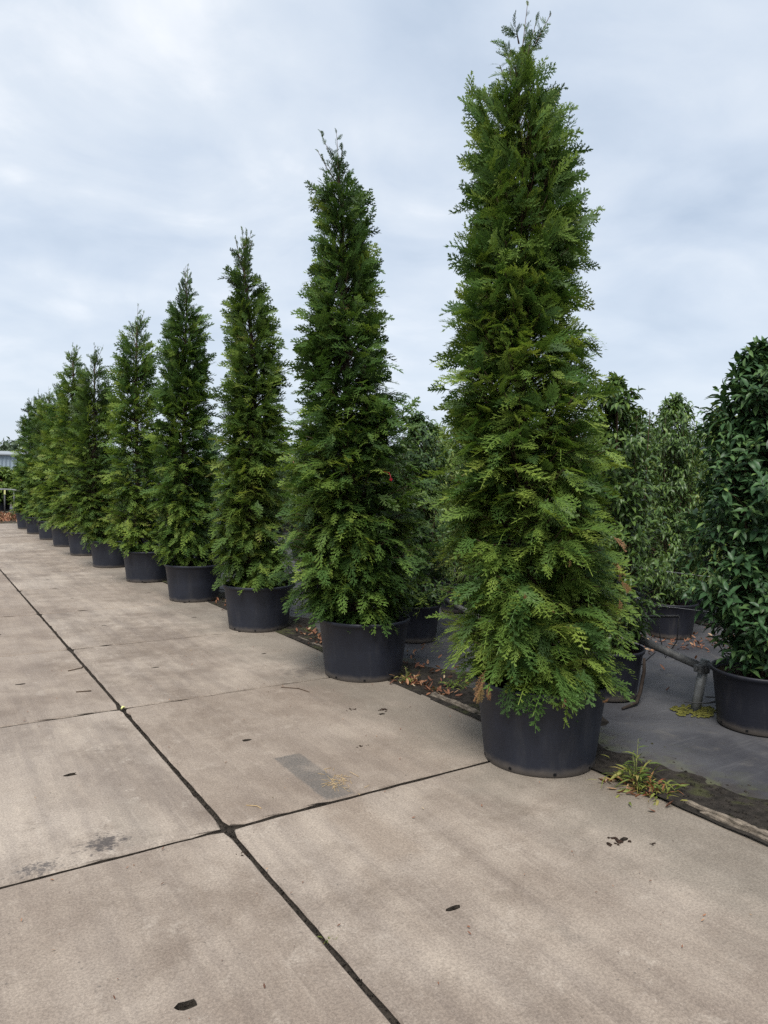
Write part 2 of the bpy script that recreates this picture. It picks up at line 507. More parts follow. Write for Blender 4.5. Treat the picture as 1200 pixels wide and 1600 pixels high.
M_wire = simple('steel_wire', (0.3, 0.3, 0.3), 0.45, 0.5, 0.1, 40, 0.05, 0.5)
M_moss = mat_dirt('moss', (0.07, 0.075, 0.018), (0.2, 0.19, 0.045), 40)
M_red = simple('red_plastic', (0.28, 0.012, 0.02), 0.4, 0.4, 0.1)
M_blue = simple('blue_plastic', (0.02, 0.05, 0.35), 0.4, 0.4, 0.1)
M_barn = simple('ribbed_sheet', (0.25, 0.31, 0.36), 0.5, 0.4, 0.08, 0.4, 0.05)
M_barnroof = simple('roof_sheet', (0.24, 0.26, 0.28), 0.55, 0.4, 0.1, 0.4, 0.05)
M_tape = simple('yellow_tape', (0.6, 0.6, 0.25), 0.5, 0.4, 0.1)

# ------------------------------------------------------------------ ground
g = Geo()
g.add([(-1500, -600, -0.12), (1500, -600, -0.12), (1500, 2600, -0.12), (-1500, 2600, -0.12)], [(0, 1, 2, 3)])
tag(g.build('ground', M_earth), kind='structure')

# --- pavement of two-metre slabs
pav = tag(empty('pavement', (0, 0, 0)), kind='structure')
XS = [(-8, -6), (-6, -4), (-4, -2), (-2, 0), (0, 2)]
def slab_mesh(seed):
    rnd = random.Random(seed)
    hx, hy = 0.9905, 0.9885
    bm = bmesh.new()
    n = 26
    def ring(inset, z, jit):
        vs = []
        for side in range(4):
            for i in range(n):
                u = -1 + 2 * i / n
                a, c = {0: (u, -1), 1: (1, u), 2: (-u, 1), 3: (-1, -u)}[side]
                px = a * (hx - inset)
                py = c * (hy - inset)
                if i == 0:
                    px *= (hx - 0.012) / hx
                    py *= (hy - 0.012) / hy
                j = rnd.uniform(-1, 1) * jit
                if jit and rnd.random() < 0.06: j += jit * 2.2
                if side in (0, 2): py -= math.copysign(abs(j), py)
                else: px -= math.copysign(abs(j), px)
                vs.append(bm.verts.new((px, py, z + (rnd.uniform(-0.001, 0.001) if jit else 0))))
        return vs
    r_in = ring(0.007, 0.0, 0.0045)
    r_out = ring(0.0, -0.008, 0.005)
    r_bot = ring(0.0, -0.11, 0.0)
    N = 4 * n
    for a, b2 in ((r_in, r_out), (r_out, r_bot)):
        for i in range(N):
            j = (i + 1) % N
            f = bm.faces.new((a[i], b2[i], b2[j], a[j]))
            f.smooth = False
            f.material_index = 1 if b2 is r_bot else 0
    loops = [r_in]
    for cx in (-0.48, 0.5):
        cy = rnd.uniform(-0.01, 0.02)
        k = 9
        wx, wy = rnd.uniform(0.026, 0.036), rnd.uniform(0.013, 0.026)
        top, low = [], []
        for i in range(k):
            a = 2 * math.pi * i / k
            q = 1 / max(abs(math.cos(a)), abs(math.sin(a))) ** 0.7 * rnd.uniform(0.7, 1.15)
            top.append(bm.verts.new((cx + wx * q * math.cos(a), cy + wy * q * math.sin(a), 0)))
            low.append(bm.verts.new((cx + wx * q * 0.9 * math.cos(a), cy + wy * q * 0.9 * math.sin(a), -0.022)))
        for i in range(k):
            j = (i + 1) % k
            f = bm.faces.new((top[j], top[i], low[i], low[j]))
            f.material_index = 1
        f = bm.faces.new(low)
        f.material_index = 1
        loops.append(top)
    edges = []
    for L in loops:
        for i in range(len(L)):
            e = bm.edges.get((L[i], L[(i + 1) % len(L)]))
            edges.append(e)
    res = bmesh.ops.triangle_fill(bm, edges=edges, use_beauty=True, normal=(0, 0, 1))
    for f in res['geom']:
        if isinstance(f, bmesh.types.BMFace) and f.normal.z < 0:
            f.normal_flip()
    me = bpy.data.meshes.new('slab')
    bm.to_mesh(me)
    bm.free()
    me.materials.append(M_concrete)
    me.materials.append(M_joint)
    return me
slab_variants = [slab_mesh(10 + i) for i in range(6)]
rnd = random.Random(5)
for ci, (x0, x1) in enumerate(XS):
    for j in range(-3, 12):
        o = link('concrete_slab', slab_variants[(ci * 5 + j * 3 + rnd.randint(0, 1)) % 6], pav)
        sx = 0.0
        o.location = ((x0 + x1) / 2, j * 2 + 1.0, rnd.uniform(-0.0012, 0.0012))
        o.rotation_euler = (rnd.uniform(-0.0004, 0.0004), rnd.uniform(-0.0004, 0.0004), rnd.choice((0, math.pi)) + rnd.uniform(-0.0012, 0.0012))
g = Geo()
g.add([(-8, -6, -0.019), (2.0, -6, -0.019), (2.0, 24.2, -0.019), (-8, 24.2, -0.019)], [(0, 1, 2, 3)])
tag(g.build('joint_bed', M_joint), kind='structure')

# crumbs of earth lying in the joints
rng = np.random.default_rng(3)
def pebbles(n, pos, size, rng, flat=0.6):
    base = np.array([(1, 0, 0), (-1, 0, 0), (0, 1, 0), (0, -1, 0), (0, 0, 1), (0, 0, -1)], float)
    F0 = np.array([(0, 2, 4), (2, 1, 4), (1, 3, 4), (3, 0, 4), (2, 0, 5), (1, 2, 5), (3, 1, 5), (0, 3, 5)])
    V = base[None] * rng.uniform(0.6, 1.2, (n, 6, 1)) * size[:, None, None]
    V[:, :, 2] *= flat
    a = rng.uniform(0, 6.28, n)
    c, s = np.cos(a)[:, None], np.sin(a)[:, None]
    X, Y = V[:, :, 0].copy(), V[:, :, 1].copy()
    V[:, :, 0] = X * c - Y * s
    V[:, :, 1] = X * s + Y * c
    V += pos[:, None, :]
    F = F0[None] + (np.arange(n) * 6)[:, None, None]
    return V.reshape(-1, 3), F.reshape(-1, 3)
n = 2600
pp = np.zeros((n, 3))
k = n * 2 // 3
pp[:k, 0] = rng.normal(0, 0.012, k)
pp[:k, 1] = rng.uniform(-2.6, 9, k) ** 1.0
pp[k:, 0] = rng.uniform(-2, 1.9, n - k)
pp[k:, 1] = rng.choice([0, 0, 0, 2, 2, 4], n - k) + rng.normal(0, 0.004, n - k)
pp[:, 2] = -0.016 + rng.uniform(0, 0.008, n)
V, F = pebbles(n, pp, rng.uniform(0.002, 0.0065, n), rng)
tag(link('joint_grit', np_mesh('joint_grit', V, F), None, [M_joint]), 'dark crumbs of earth lying in the joints between the slabs', 'grit', kind='stuff')

# --- ground cloth beside the pavement
def sheet(name, x0, x1, nx, y0, y1, ny, zf, mat):
    xs = np.linspace(0, 1, nx) ** 1.6 * (x1 - x0) + x0
    ys = np.linspace(0, 1, ny) ** 1.5 * (y1 - y0) + y0
    X, Y = np.meshgrid(xs, ys)
    Z = zf(X, Y)
    V = np.stack([X, Y, Z], -1).reshape(-1, 3)
    i = np.arange(nx - 1)[None] + (np.arange(ny - 1) * nx)[:, None]
    i = i.ravel()
    F = np.concatenate([np.stack([i, i + 1, i + nx + 1], -1), np.stack([i, i + nx + 1, i + nx], -1)])
    return np_mesh(name, V, F, smooth=True)
rs = np.random.default_rng(11)
WV = [(rs.uniform(-1, 1) * f, rs.uniform(-1, 1) * f, rs.uniform(0, 6.28), 1 / f) for f in (2, 3, 5, 8, 12, 18, 26, 34) for _ in range(3)]
def wav(X, Y, k0=0, k1=24):
    Z = 0 * X
    for a, b_, c_, d in WV[k0:k1]:
        Z = Z + d * np.sin(a * X + b_ * Y + c_)
    return Z
me = sheet('ground_cloth', 2.0, 26, 90, -6, 40, 170, lambda X, Y: -0.024 + 0.004 * wav(X, Y, 0, 15), None)
tag(link('ground_cloth', me, None, [M_cloth]), kind='structure')
def dz(X, Y):
    d = (X - 2.0)
    edge = 0.5 + 0.24 * np.sin(Y * 1.3 + 0.6) * 0.5 + 0.08 * np.sin(Y * 4.7)
    return -0.022 + 0.03 * np.clip(1 - d / np.maximum(edge, 0.12), -0.8, 1) + 0.014 * wav(X * 1.5, Y * 1.5, 6, 24)
me = sheet('soil_strip', 1.96, 2.85, 46, -4.0, 24, 520, dz, None)
tag(link('soil_strip', me, None, [M_dirt]), kind='structure')

# clods and bark chips on the soil strip
n = 2600
pp = np.zeros((n, 3))
pp[:, 0] = 2.0 + np.abs(rng.normal(0.2, 0.22, n))
pp[:, 1] = -3.2 + rng.uniform(0, 1, n) ** 1.5 * 14
pp[:, 2] = np.maximum(dz(pp[:, 0], pp[:, 1]), -0.024) + 0.002
V, F = pebbles(n, pp, rng.uniform(0.003, 0.014, n) * np.where(rng.random(n) < 0.05, 1.8, 1), rng, 0.5)
tag(link('earth_clods', np_mesh('earth_clods', V, F), None, [M_dirt]), 'dark clods and bark chips on the strip beside the slabs', 'clods', kind='stuff')

# ------------------------------------------------------------------ conifer foliage
def spray_template(seed, nlat=11, nsub=5, wid=0.02, droop=0.16, lat_seg=2):
    """one flat fan of scale-leaf twigs, unit length along +x, in the xy plane"""
    r = np.random.default_rng(seed)
    V, F, T = [], [], []
    def quadstrip(P, W, L):
        # P: points, W: half widths, L: lateral unit vectors
        k = len(V)
        for p, w_, l, t_ in zip(P, W, L, np.linspace(0.3, 1, len(P))):
            V.append(p + l * w_); V.append(p - l * w_)
            T.append(t_); T.append(t_)
        for i in range(len(P) - 1):
            a = k + 2 * i
            F.append((a, a + 1, a + 3)); F.append((a, a + 3, a + 2))
    def tri(p, d, L, w_, t_):
        k = len(V)
        l = np.array([-d[1], d[0], 0.0])
        V.append(p + l * w_); V.append(p - l * w_); V.append(p + d * L)
        T.extend([t_ * 0.6, t_ * 0.6, t_])
        F.append((k, k + 1, k + 2))
    bend = r.uniform(-0.12, 0.12)
    def axis(t_):
        return np.array([t_, bend * t_ * t_, -droop * t_ * t_])
    nm_ = 3 if nlat < 8 else 4
    ts = np.linspace(0, 1, nm_)
    quadstrip([axis(a) for a in ts], [wid * 0.55 * (1 - 0.75 * a) for a in ts], [np.array([0, 1.0, 0])] * nm_)
    for i in range(nlat):
        t_ = 0.1 + 0.86 * (i + r.uniform(-0.25, 0.25)) / nlat
        s = 1 if i % 2 else -1
        ln = 0.35 * (1 - t_) ** 0.75 * (0.55 + 0.9 * min(1, t_ * 3)) * r.uniform(0.75, 1.2) + 0.06
        an = math.radians(r.uniform(32, 50)) * s
        d0 = np.array([math.cos(an), math.sin(an), 0.0])
        d1 = np.array([math.cos(an * 0.62), math.sin(an * 0.62), 0.0])
        p0 = axis(t_)
        tilt = r.uniform(-0.3, 0.12)
        def q(u):
            p = p0 + ln * (d0 * u * (1 - 0.5 * u) + d1 * 0.5 * u * u)
            p = p.copy(); p[2] += tilt * ln * u * u * 0.8
            return p
        us = np.linspace(0, 1, lat_seg + 1)
        quadstrip([q(u) for u in us], [wid * 0.5 * (1 - 0.7 * u) for u in us], [np.array([-d0[1], d0[0], 0])] * (lat_seg + 1))
        for j in range(nsub):
            u = 0.15 + 0.8 * (j + r.uniform(0, 0.5)) / nsub
            s2 = (1 if j % 2 else -1)
            a2 = an * (1 - 0.35 * u) + s2 * math.radians(r.uniform(35, 52))
            d = np.array([math.cos(a2), math.sin(a2), r.uniform(-0.25, 0.1)])
            L2 = ln * (0.5 * (1 - u) + 0.14) * r.uniform(0.7, 1.3)
            tri(q(u), d, max(L2, 0.035), wid * 0.62, 0.8)
    return np.array(V), np.array(F), np.array(T)

def rot_frames(d, n):
    d = d / np.linalg.norm(d, axis=1, keepdims=True)
    n = n - d * (n * d).sum(1, keepdims=True)
    n = n / np.maximum(np.linalg.norm(n, axis=1, keepdims=True), 1e-6)
    l = np.cross(n, d)
    return np.stack([d, l, n], -1)          # columns

def scatter(templates, P, D, Nn, S, tint, rng, tipgain=0.65):
    """bake many copies of flat templates into one triangle soup"""
    R = rot_frames(D, Nn)
    which = rng.integers(0, len(templates), len(P))
    Vs, Fs, Ts = [], [], []
    base = 0
    for k, (V, F, T) in enumerate(templates):
        idx = np.where(which == k)[0]
        if len(idx) == 0: continue
        W = np.einsum('nij,vj->nvi', R[idx], V) * S[idx][:, None, None] + P[idx][:, None, :]
        Vs.append(W.reshape(-1, 3))
        Fs.append((F[None] + (np.arange(len(idx)) * len(V))[:, None, None] + base).reshape(-1, 3))
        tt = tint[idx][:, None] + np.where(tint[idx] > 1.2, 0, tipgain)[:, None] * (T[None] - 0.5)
        Ts.append(tt.ravel())
        base += len(idx) * len(V)
    return np.concatenate(Vs), np.concatenate(Fs), np.concatenate(Ts), which, R

TPL_FINE = [spray_template(100 + i, 10, 5, 0.05, 0.24 + 0.08 * i, 1) for i in range(6)]
TPL_MID = [spray_template(200 + i, 9, 4, 0.066, 0.25 + 0.06 * i, 1) for i in range(4)]
TPL_FAR = [spray_template(300 + i, 6, 3, 0.075, 0.18, 1) for i in range(4)]

def norm(v):
    return v / np.maximum(np.linalg.norm(v, axis=-1, keepdims=True), 1e-9)

def thuja_points(seed, prof, nbr, spb, slen, nfill, dens_top=1.0):
    """branches and sprays of one columnar conifer, relative to its base"""
    r = np.random.default_rng(seed)
    prof = sorted(prof)
    zs = np.array([p[0] for p in prof]); offs = np.array([p[1] for p in prof]); rs_ = np.array([p[2] for p in prof])
    H = zs[-1]
    # smooth centre line that starts at the pot centre
    def cen(z):
        z = np.asarray(z, float)
        o = np.interp(z, zs, offs) * np.clip((z - 0.25) / 0.4, 0, 1)
        return RH[None] * o[:, None]
    def rad(z):
        return np.interp(z, zs, rs_)
    grid = np.linspace(zs[0], H - 0.12, 400)
    wgt = rad(grid) ** 1.25 + 0.015
    wgt = wgt * np.where(grid > H - 0.45, 0.3, np.where(grid > H - 0.8, 0.65, 1.0))
    wgt = wgt / wgt.sum()
    ph = r.uniform(0, 6.28, 8)
    def lump(phi, z):
        return 1 + 0.07 * np.sin(2 * phi + ph[0] + z * 1.3) + 0.06 * np.sin(3 * phi - z * 2.9 + ph[1]) + 0.06 * np.sin(5 * phi + z * 5.5 + ph[2]) + 0.05 * np.sin(z * 9 + 4 * phi + ph[3])
    def gap(phi, z):
        return np.sin(4 * phi + 3.1 * z + ph[4]) + np.sin(7 * phi - 6.0 * z + ph[5]) + np.sin(3 * phi + 8.5 * z + ph[6])
    z_end = r.choice(grid, nbr, p=wgt) + r.normal(0, 0.02, nbr)
    phi = r.uniform(0, 2 * np.pi, nbr)
    keep = (gap(phi, z_end) > -0.95) | (r.random(nbr) < 0.16)
    z_end, phi = z_end[keep], phi[keep]
    n = len(phi)
    hrel = np.clip((z_end - 0.4) / (H - 0.4), 0, 1)
    el = np.radians(2 + 58 * hrel ** 1.15 + r.normal(0, 9, n))
    out = np.stack([np.cos(phi), np.sin(phi), 0 * phi], -1)
    R_ = rad(z_end) * lump(phi, z_end) * np.interp(hrel, [0, 0.35, 0.55, 0.8, 1], [1, 1, 0.9, 0.8, 0.8])
    reach = np.maximum(R_ * r.uniform(0.74, 1.0, n) - slen * 0.55 * np.cos(el), 0.02)
    strag = (r.random(n) < 0.04) & (hrel < 0.7)
    reach = reach + strag * r.uniform(0.02, 0.09, n)
    reach = np.minimum(reach, np.where(z_end < 0.7, 0.36 + np.clip(z_end - 0.5, 0, 1) * 0.5, 9))
    tip = cen(z_end) + out * reach[:, None]
    tip[:, 2] = z_end - slen * 0.3 * np.sin(el)
    z0 = np.clip(z_end - reach * np.tan(el) - 0.05, 0.42, None)
    st = cen(z0)
    st[:, 2] = z0
    bdir = norm(tip - st)
    P, D, Nn, S, T, tipflag = [], [], [], [], [], []
    up = np.array([0, 0, 1.0])
    # each branch carries its sprays in one plane, like a plate
    vert = np.clip(hrel * 1.5 - 0.2, 0.03, 0.9)
    bside = norm(np.cross(bdir, up))
    pside = r.normal(0, 0.32, n) + vert * r.choice([-1.0, 1.0], n) * r.uniform(0.2, 1.5, n)
    bn = norm(up[None] * (1 - 0.7 * vert)[:, None] + out * (0.3 + 0.2 * r.normal(0, 1, n))[:, None] + bside * pside[:, None])
    droop = np.radians(r.normal(-6 - 16 * (1 - hrel), 13, n))
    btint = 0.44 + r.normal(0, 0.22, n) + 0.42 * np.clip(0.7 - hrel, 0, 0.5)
    for j in range(spb):
        s = (0.38 + 0.62 * (j + r.uniform(0, 1, n)) / spb)
        if j == spb - 1: s = np.ones(n)
        p = st + (tip - st) * s[:, None]
        p[:, 2] += 0.12 * reach * np.sin(np.pi * s) * (1 - hrel) * 0.6
        yaw = np.radians(r.uniform(22, 62, n)) * (1 if j % 2 else -1)
        if j == spb - 1: yaw = np.radians(r.normal(0, 12, n))
        a = phi + yaw
        pe = el * r.uniform(0.7, 1.1, n) + droop + np.radians(r.normal(0, 8, n))
        d = np.stack([np.cos(a) * np.cos(pe), np.sin(a) * np.cos(pe), np.sin(pe)], -1)
        nn = bn + r.normal(0, 0.13, (n, 3))
        size = slen * r.uniform(0.55, 1.3, n) * (0.85 + 0.25 * (1 - hrel)) * (0.75 + 0.3 * s)
        size = np.where(hrel > 0.9, size * 0.68, size)
        P.append(p); D.append(d); Nn.append(nn); S.append(size)
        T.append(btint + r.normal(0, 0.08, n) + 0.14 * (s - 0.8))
        tipflag.append(s * reach / np.maximum(R_, 0.02))
    P = np.concatenate(P); D = np.concatenate(D); Nn = np.concatenate(Nn); S = np.concatenate(S); T = np.concatenate(T); TF = np.concatenate(tipflag)
    # sparse inner twigs
    zf = r.choice(grid, nfill, p=wgt)
    zf = np.minimum(zf, H - 0.55)
    pf = r.uniform(0, 6.28, nfill)
    of = np.stack([np.cos(pf), np.sin(pf), 0 * pf], -1)
    Pf = cen(zf) + of * (rad(zf) * r.uniform(0.1, 0.6, nfill))[:, None]
    Pf[:, 2] = np.maximum(zf, 0.5)
    Df = norm(of + r.normal(0, 0.6, (nfill, 3)) + np.array([0, 0, 0.4]))
    Nf = r.normal(0, 1, (nfill, 3))
    P = np.concatenate([P, Pf]); D = np.concatenate([D, Df]); Nn = np.concatenate([Nn, Nf])
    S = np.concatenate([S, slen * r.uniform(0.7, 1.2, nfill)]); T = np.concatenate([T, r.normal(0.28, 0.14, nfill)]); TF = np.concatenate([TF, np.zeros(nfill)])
    T = np.clip(T, 0.05, 1.12)
    br = r.random(len(T)) < 0.0015
    T = np.where(br, r.uniform(1.5, 1.9, len(T)), T)
    S = np.where(br, S * 0.55, S)
    # leader shoots at the top
    ctop = cen(np.array([H]))[0] + np.array([0, 0, H])
    cbot = cen(np.array([H - 0.55]))[0] + np.array([0, 0, H - 0.55])
    shoots = [(cbot, ctop)]
    rtop = rad(H - 0.35)
    for q in range(7):
        aa = r.uniform(0, 6.28)
        q_ = r.uniform(0.25, 0.8) * rtop
        e = ctop + np.array([q_ * math.cos(aa), q_ * math.sin(aa), -r.uniform(0.0, 0.35)])
        shoots.append((cbot + (ctop - cbot) * r.uniform(-0.2, 0.4), e))
    LP, LD, LS = [], [], []
    for (a, b2) in shoots:
        for q in range(6):
            s = 0.2 + 0.78 * q / 6
            ang = r.uniform(0, 6.28)
            d = norm(np.array([math.cos(ang) * 0.75, math.sin(ang) * 0.75, 0.85]))
            LP.append(a + (b2 - a) * s); LD.append(d); LS.append(slen * (0.8 - 0.4 * s) * r.uniform(0.7, 1.1))
        LP.append(b2 - (b2 - a) * 0.06); LD.append(norm(b2 - a)); LS.append(slen * 0.28)
    LP = np.array(LP); LD = np.array(LD); LS = np.array(LS)
    P = np.concatenate([P, LP]); D = np.concatenate([D, LD]); Nn = np.concatenate([Nn, r.normal(0, 1, (len(LP), 3))])
    S = np.concatenate([S, LS]); T = np.concatenate([T, r.normal(0.4, 0.12, len(LP))]); TF = np.concatenate([TF, np.zeros(len(LP))])
    return dict(P=P, D=D, N=Nn, S=S, T=T, TF=TF, st=st, tip=tip, shoots=shoots, cen=cen, H=H, rng=r)

def limbs_mesh(pt, w0):
    """thin three-sided limbs from the trunk out to the sprays"""
    st, tip = pt['st'], pt['tip']
    n = len(st)
    d = norm(tip - st)
    a = norm(np.cross(d, np.array([0.3, 0.2, 1.0])))
    b_ = np.cross(d, a)
    V = np.zeros((n, 6, 3))
    for k in range(3):
        an = 2.094 * k
        o_ = a * math.cos(an) + b_ * math.sin(an)
        V[:, k] = st + o_ * w0
        V[:, 3 + k] = tip + o_ * w0 * 0.35
    F0 = np.array([(0, 1, 4), (0, 4, 3), (1, 2, 5), (1, 5, 4), (2, 0, 3), (2, 3, 5)])
    F = F0[None] + (np.arange(n) * 6)[:, None, None]
    return V.reshape(-1, 3), F.reshape(-1, 3)

# ------------------------------------------------------------------ pots
def pot_profile(rb, rt, h, lip):
    return [(0.02, 0.012), (rb - 0.02, 0.008), (rb - 0.006, 0.0), (rb, 0.006), (rb + (rt - rb) * 0.04, 0.03), (rb + (rt - rb) * 0.5, h * 0.5), (rt, h - lip),
            (rt + 0.002, h - lip + 0.002)]
def rim_profile(rt, h, lip):
    return [(rt, h - lip - 0.004), (rt + 0.012, h - lip), (rt + 0.015, h - lip * 0.55), (rt + 0.017, h - 0.006), (rt + 0.012, h), (rt + 0.002, h - 0.001), (rt - 0.006, h - 0.012), (rt - 0.012, h - 0.12)]
def make_pot(parent, rb, rt, h, lip, mat, seed, near=True):
    g = Geo()
    g.lathe(pot_profile(rb, rt, h, lip), 64 if near else 28, wob=0.004, seed=seed)
    pot = g.build('plant_pot', mat, parent)
    g = Geo()
    g.lathe(rim_profile(rt, h, lip), 64 if near else 28, wob=0.004, seed=seed)
    g.build('pot_rim', mat, pot)
    if near:
        for k in range(8):
            a = 2 * math.pi * (k + 0.35) / 8
            g = Geo()
            q = rb + 0.001
            R3 = Matrix.Rotation(a, 3, 'Z')
            g.box((q * math.cos(a), q * math.sin(a), 0.022), (0.006, 0.016, 0.014), R3)
            g.build('drainage_hole', M_hole, pot)
    g = Geo()
    rr_ = random.Random(seed)
    vs = [(0, 0, h - 0.05)]
    for q in range(1, 5):
        for k in range(20):
            a = 2 * math.pi * k / 20
            rad_ = (rt - 0.012) * q / 4
            vs.append((rad_ * math.cos(a), rad_ * math.sin(a), h - 0.055 + rr_.uniform(-0.014, 0.014)))
    fs = [(0, 1 + k, 1 + (k + 1) % 20) for k in range(20)]
    for q in range(3):
        for k in range(20):
            fs.append((1 + q * 20 + k, 1 + (q + 1) * 20 + k, 1 + (q + 1) * 20 + (k + 1) % 20, 1 + q * 20 + (k + 1) % 20))
    g.add(vs, fs, 0, True)
    g.build('soil', M_soil, parent)
    return pot

# ------------------------------------------------------------------ the row of conifers
P1 = [(4.27, -0.165, 0.015), (4.17, -0.2, 0.13), (4.06, -0.21, 0.175), (3.92, -0.202, 0.192), (3.83, -0.235, 0.28), (3.71, -0.225, 0.32), (3.57, -0.203, 0.34), (3.4, -0.168, 0.36), (3.22, -0.158, 0.392), (3.04, -0.156, 0.404), (2.87, -0.168, 0.403), (2.69, -0.176, 0.408), (2.51, -0.178, 0.439), (2.33, -0.164, 0.459), (2.15, -0.16, 0.485), (1.97, -0.132, 0.49), (1.79, -0.119, 0.5), (1.6, -0.116, 0.498), (1.42, -0.101, 0.501), (1.24, -0.083, 0.511), (1.05, -0.07, 0.531), (0.87, -0.054, 0.549), (0.68, -0.046, 0.553), (0.57, -0.058, 0.53), (0.48, 0.0, 0.43)]
P2 = [(4.4, -0.28, 0.02), (4.26, -0.29, 0.12), (4.11, -0.275, 0.19), (3.91, -0.239, 0.265), (3.66, -0.225, 0.289), (3.4, -0.219, 0.312), (3.15, -0.216, 0.365), (2.89, -0.199, 0.399), (2.63, -0.18, 0.425), (2.37, -0.174, 0.464), (2.11, -0.142, 0.53), (1.85, -0.13, 0.559), (1.59, -0.119, 0.577), (1.33, -0.105, 0.588), (1.07, -0.112, 0.577), (0.8, -0.1, 0.559), (0.62, -0.065, 0.485), (0.5, -0.023, 0.36)]
P3 = [(4.24, -0.213, 0.027), (4.08, -0.211, 0.123), (3.81, -0.192, 0.168), (3.48, -0.146, 0.254), (3.14, -0.102, 0.308), (2.8, -0.086, 0.343), (2.47, -0.08, 0.36), (2.13, -0.073, 0.384), (1.79, -0.084, 0.404), (1.44, -0.105, 0.428), (1.1, -0.127, 0.455), (0.76, -0.121, 0.46), (0.58, -0.05, 0.42), (0.5, 0.003, 0.35)]
P4 = [(4.34, -0.129, 0.034), (4.06, -0.12, 0.177), (3.65, -0.122, 0.29), (3.23, -0.133, 0.361), (2.82, -0.131, 0.387), (2.4, -0.133, 0.408), (1.99, -0.136, 0.42), (1.57, -0.134, 0.42), (1.15, -0.132, 0.437), (0.73, -0.113, 0.42), (0.5, -0.057, 0.34)]
P5 = [(4.24, -0.162, 0.045), (4.0, -0.171, 0.233), (3.52, -0.19, 0.371), (3.03, -0.19, 0.416), (2.54, -0.18, 0.45), (2.05, -0.17, 0.47), (1.55, -0.17, 0.495), (1.06, -0.18, 0.51), (0.66, -0.17, 0.48), (0.5, -0.1, 0.37)]
def scaled(P, h, wf, off):
    H = max(p[0] for p in P)
    return [(0.5 + (z - 0.5) * (h - 0.5) / (H - 0.5), off * min(1, z / 1.0), r_ * wf) for z, o_, r_ in P]
TREES = [
    # x, y, profile, branches, sprays per branch, spray length, fill, templates, material, label
    (1.852, -0.1, P1, 1390, 7, 0.142, 800, TPL_FINE, M_thuja, 'tallest columnar conifer in the foreground, in a black pot beside the leaning steel post'),
    (1.92, 1.98, P2, 1200, 6, 0.155, 800, TPL_MID, M_thuja, 'second conifer of the row from the camera, wide skirt and thin forked tip'),
    (1.91, 4.14, P3, 800, 6, 0.16, 600, TPL_MID, M_thuja_olive, 'third conifer from the camera, slim with a yellowish pointed top'),
    (1.89, 6.24, P4, 740, 6, 0.165, 600, TPL_MID, M_thuja, 'fourth conifer from the camera, dark green with a narrow tip'),
    (1.83, 8.29, P5, 640, 5, 0.19, 500, TPL_FAR, M_thuja, 'fifth conifer from the camera, broad and bright green'),
    (1.75, 10.37, scaled(P4, 3.95, 1.15, -0.32), 620, 5, 0.19, 500, TPL_FAR, M_thuja_olive, 'sixth conifer from the camera, olive with a blunt leaning top'),
    (1.74, 12.62, scaled(P5, 4.3, 0.95, -0.28), 600, 5, 0.19, 500, TPL_FAR, M_thuja, 'seventh conifer from the camera, its ragged tip rising behind the olive one'),
    (1.74, 14.77, scaled(P4, 3.75, 1.12, -0.2), 460, 5, 0.21, 400, TPL_FAR, M_thuja, 'eighth conifer from the camera, fourth from the far end of the row'),
    (1.72, 16.87, scaled(P5, 3.85, 0.95, -0.1), 460, 5, 0.21, 400, TPL_FAR, M_thuja_olive, 'ninth conifer from the camera, third from the far end of the row'),
    (1.68, 18.97, scaled(P4, 4.0, 1.1, -0.02), 440, 5, 0.21, 400, TPL_FAR, M_thuja, 'tenth conifer from the camera, last but one in the row'),
    (1.68, 21.19, scaled(P3, 3.95, 1.1, 0.0), 440, 5, 0.21, 400, TPL_FAR, M_thuja, 'farthest conifer at the end of the row, beside the bare hoop rail'),
]
tpl_mesh = {}
def template_mesh(tpls, k, mat, brown=False):
    key = (id(tpls), k, mat.name, brown)
    if key not in tpl_mesh:
        V, F, T = tpls[k]
        me = np_mesh('foliage_spray', V, F, (np.full(len(V), 1.62) if brown else 0.42 + 0.3 * (T - 0.5)))
        me.materials.append(mat)
        tpl_mesh[key] = me
    return tpl_mesh[key]

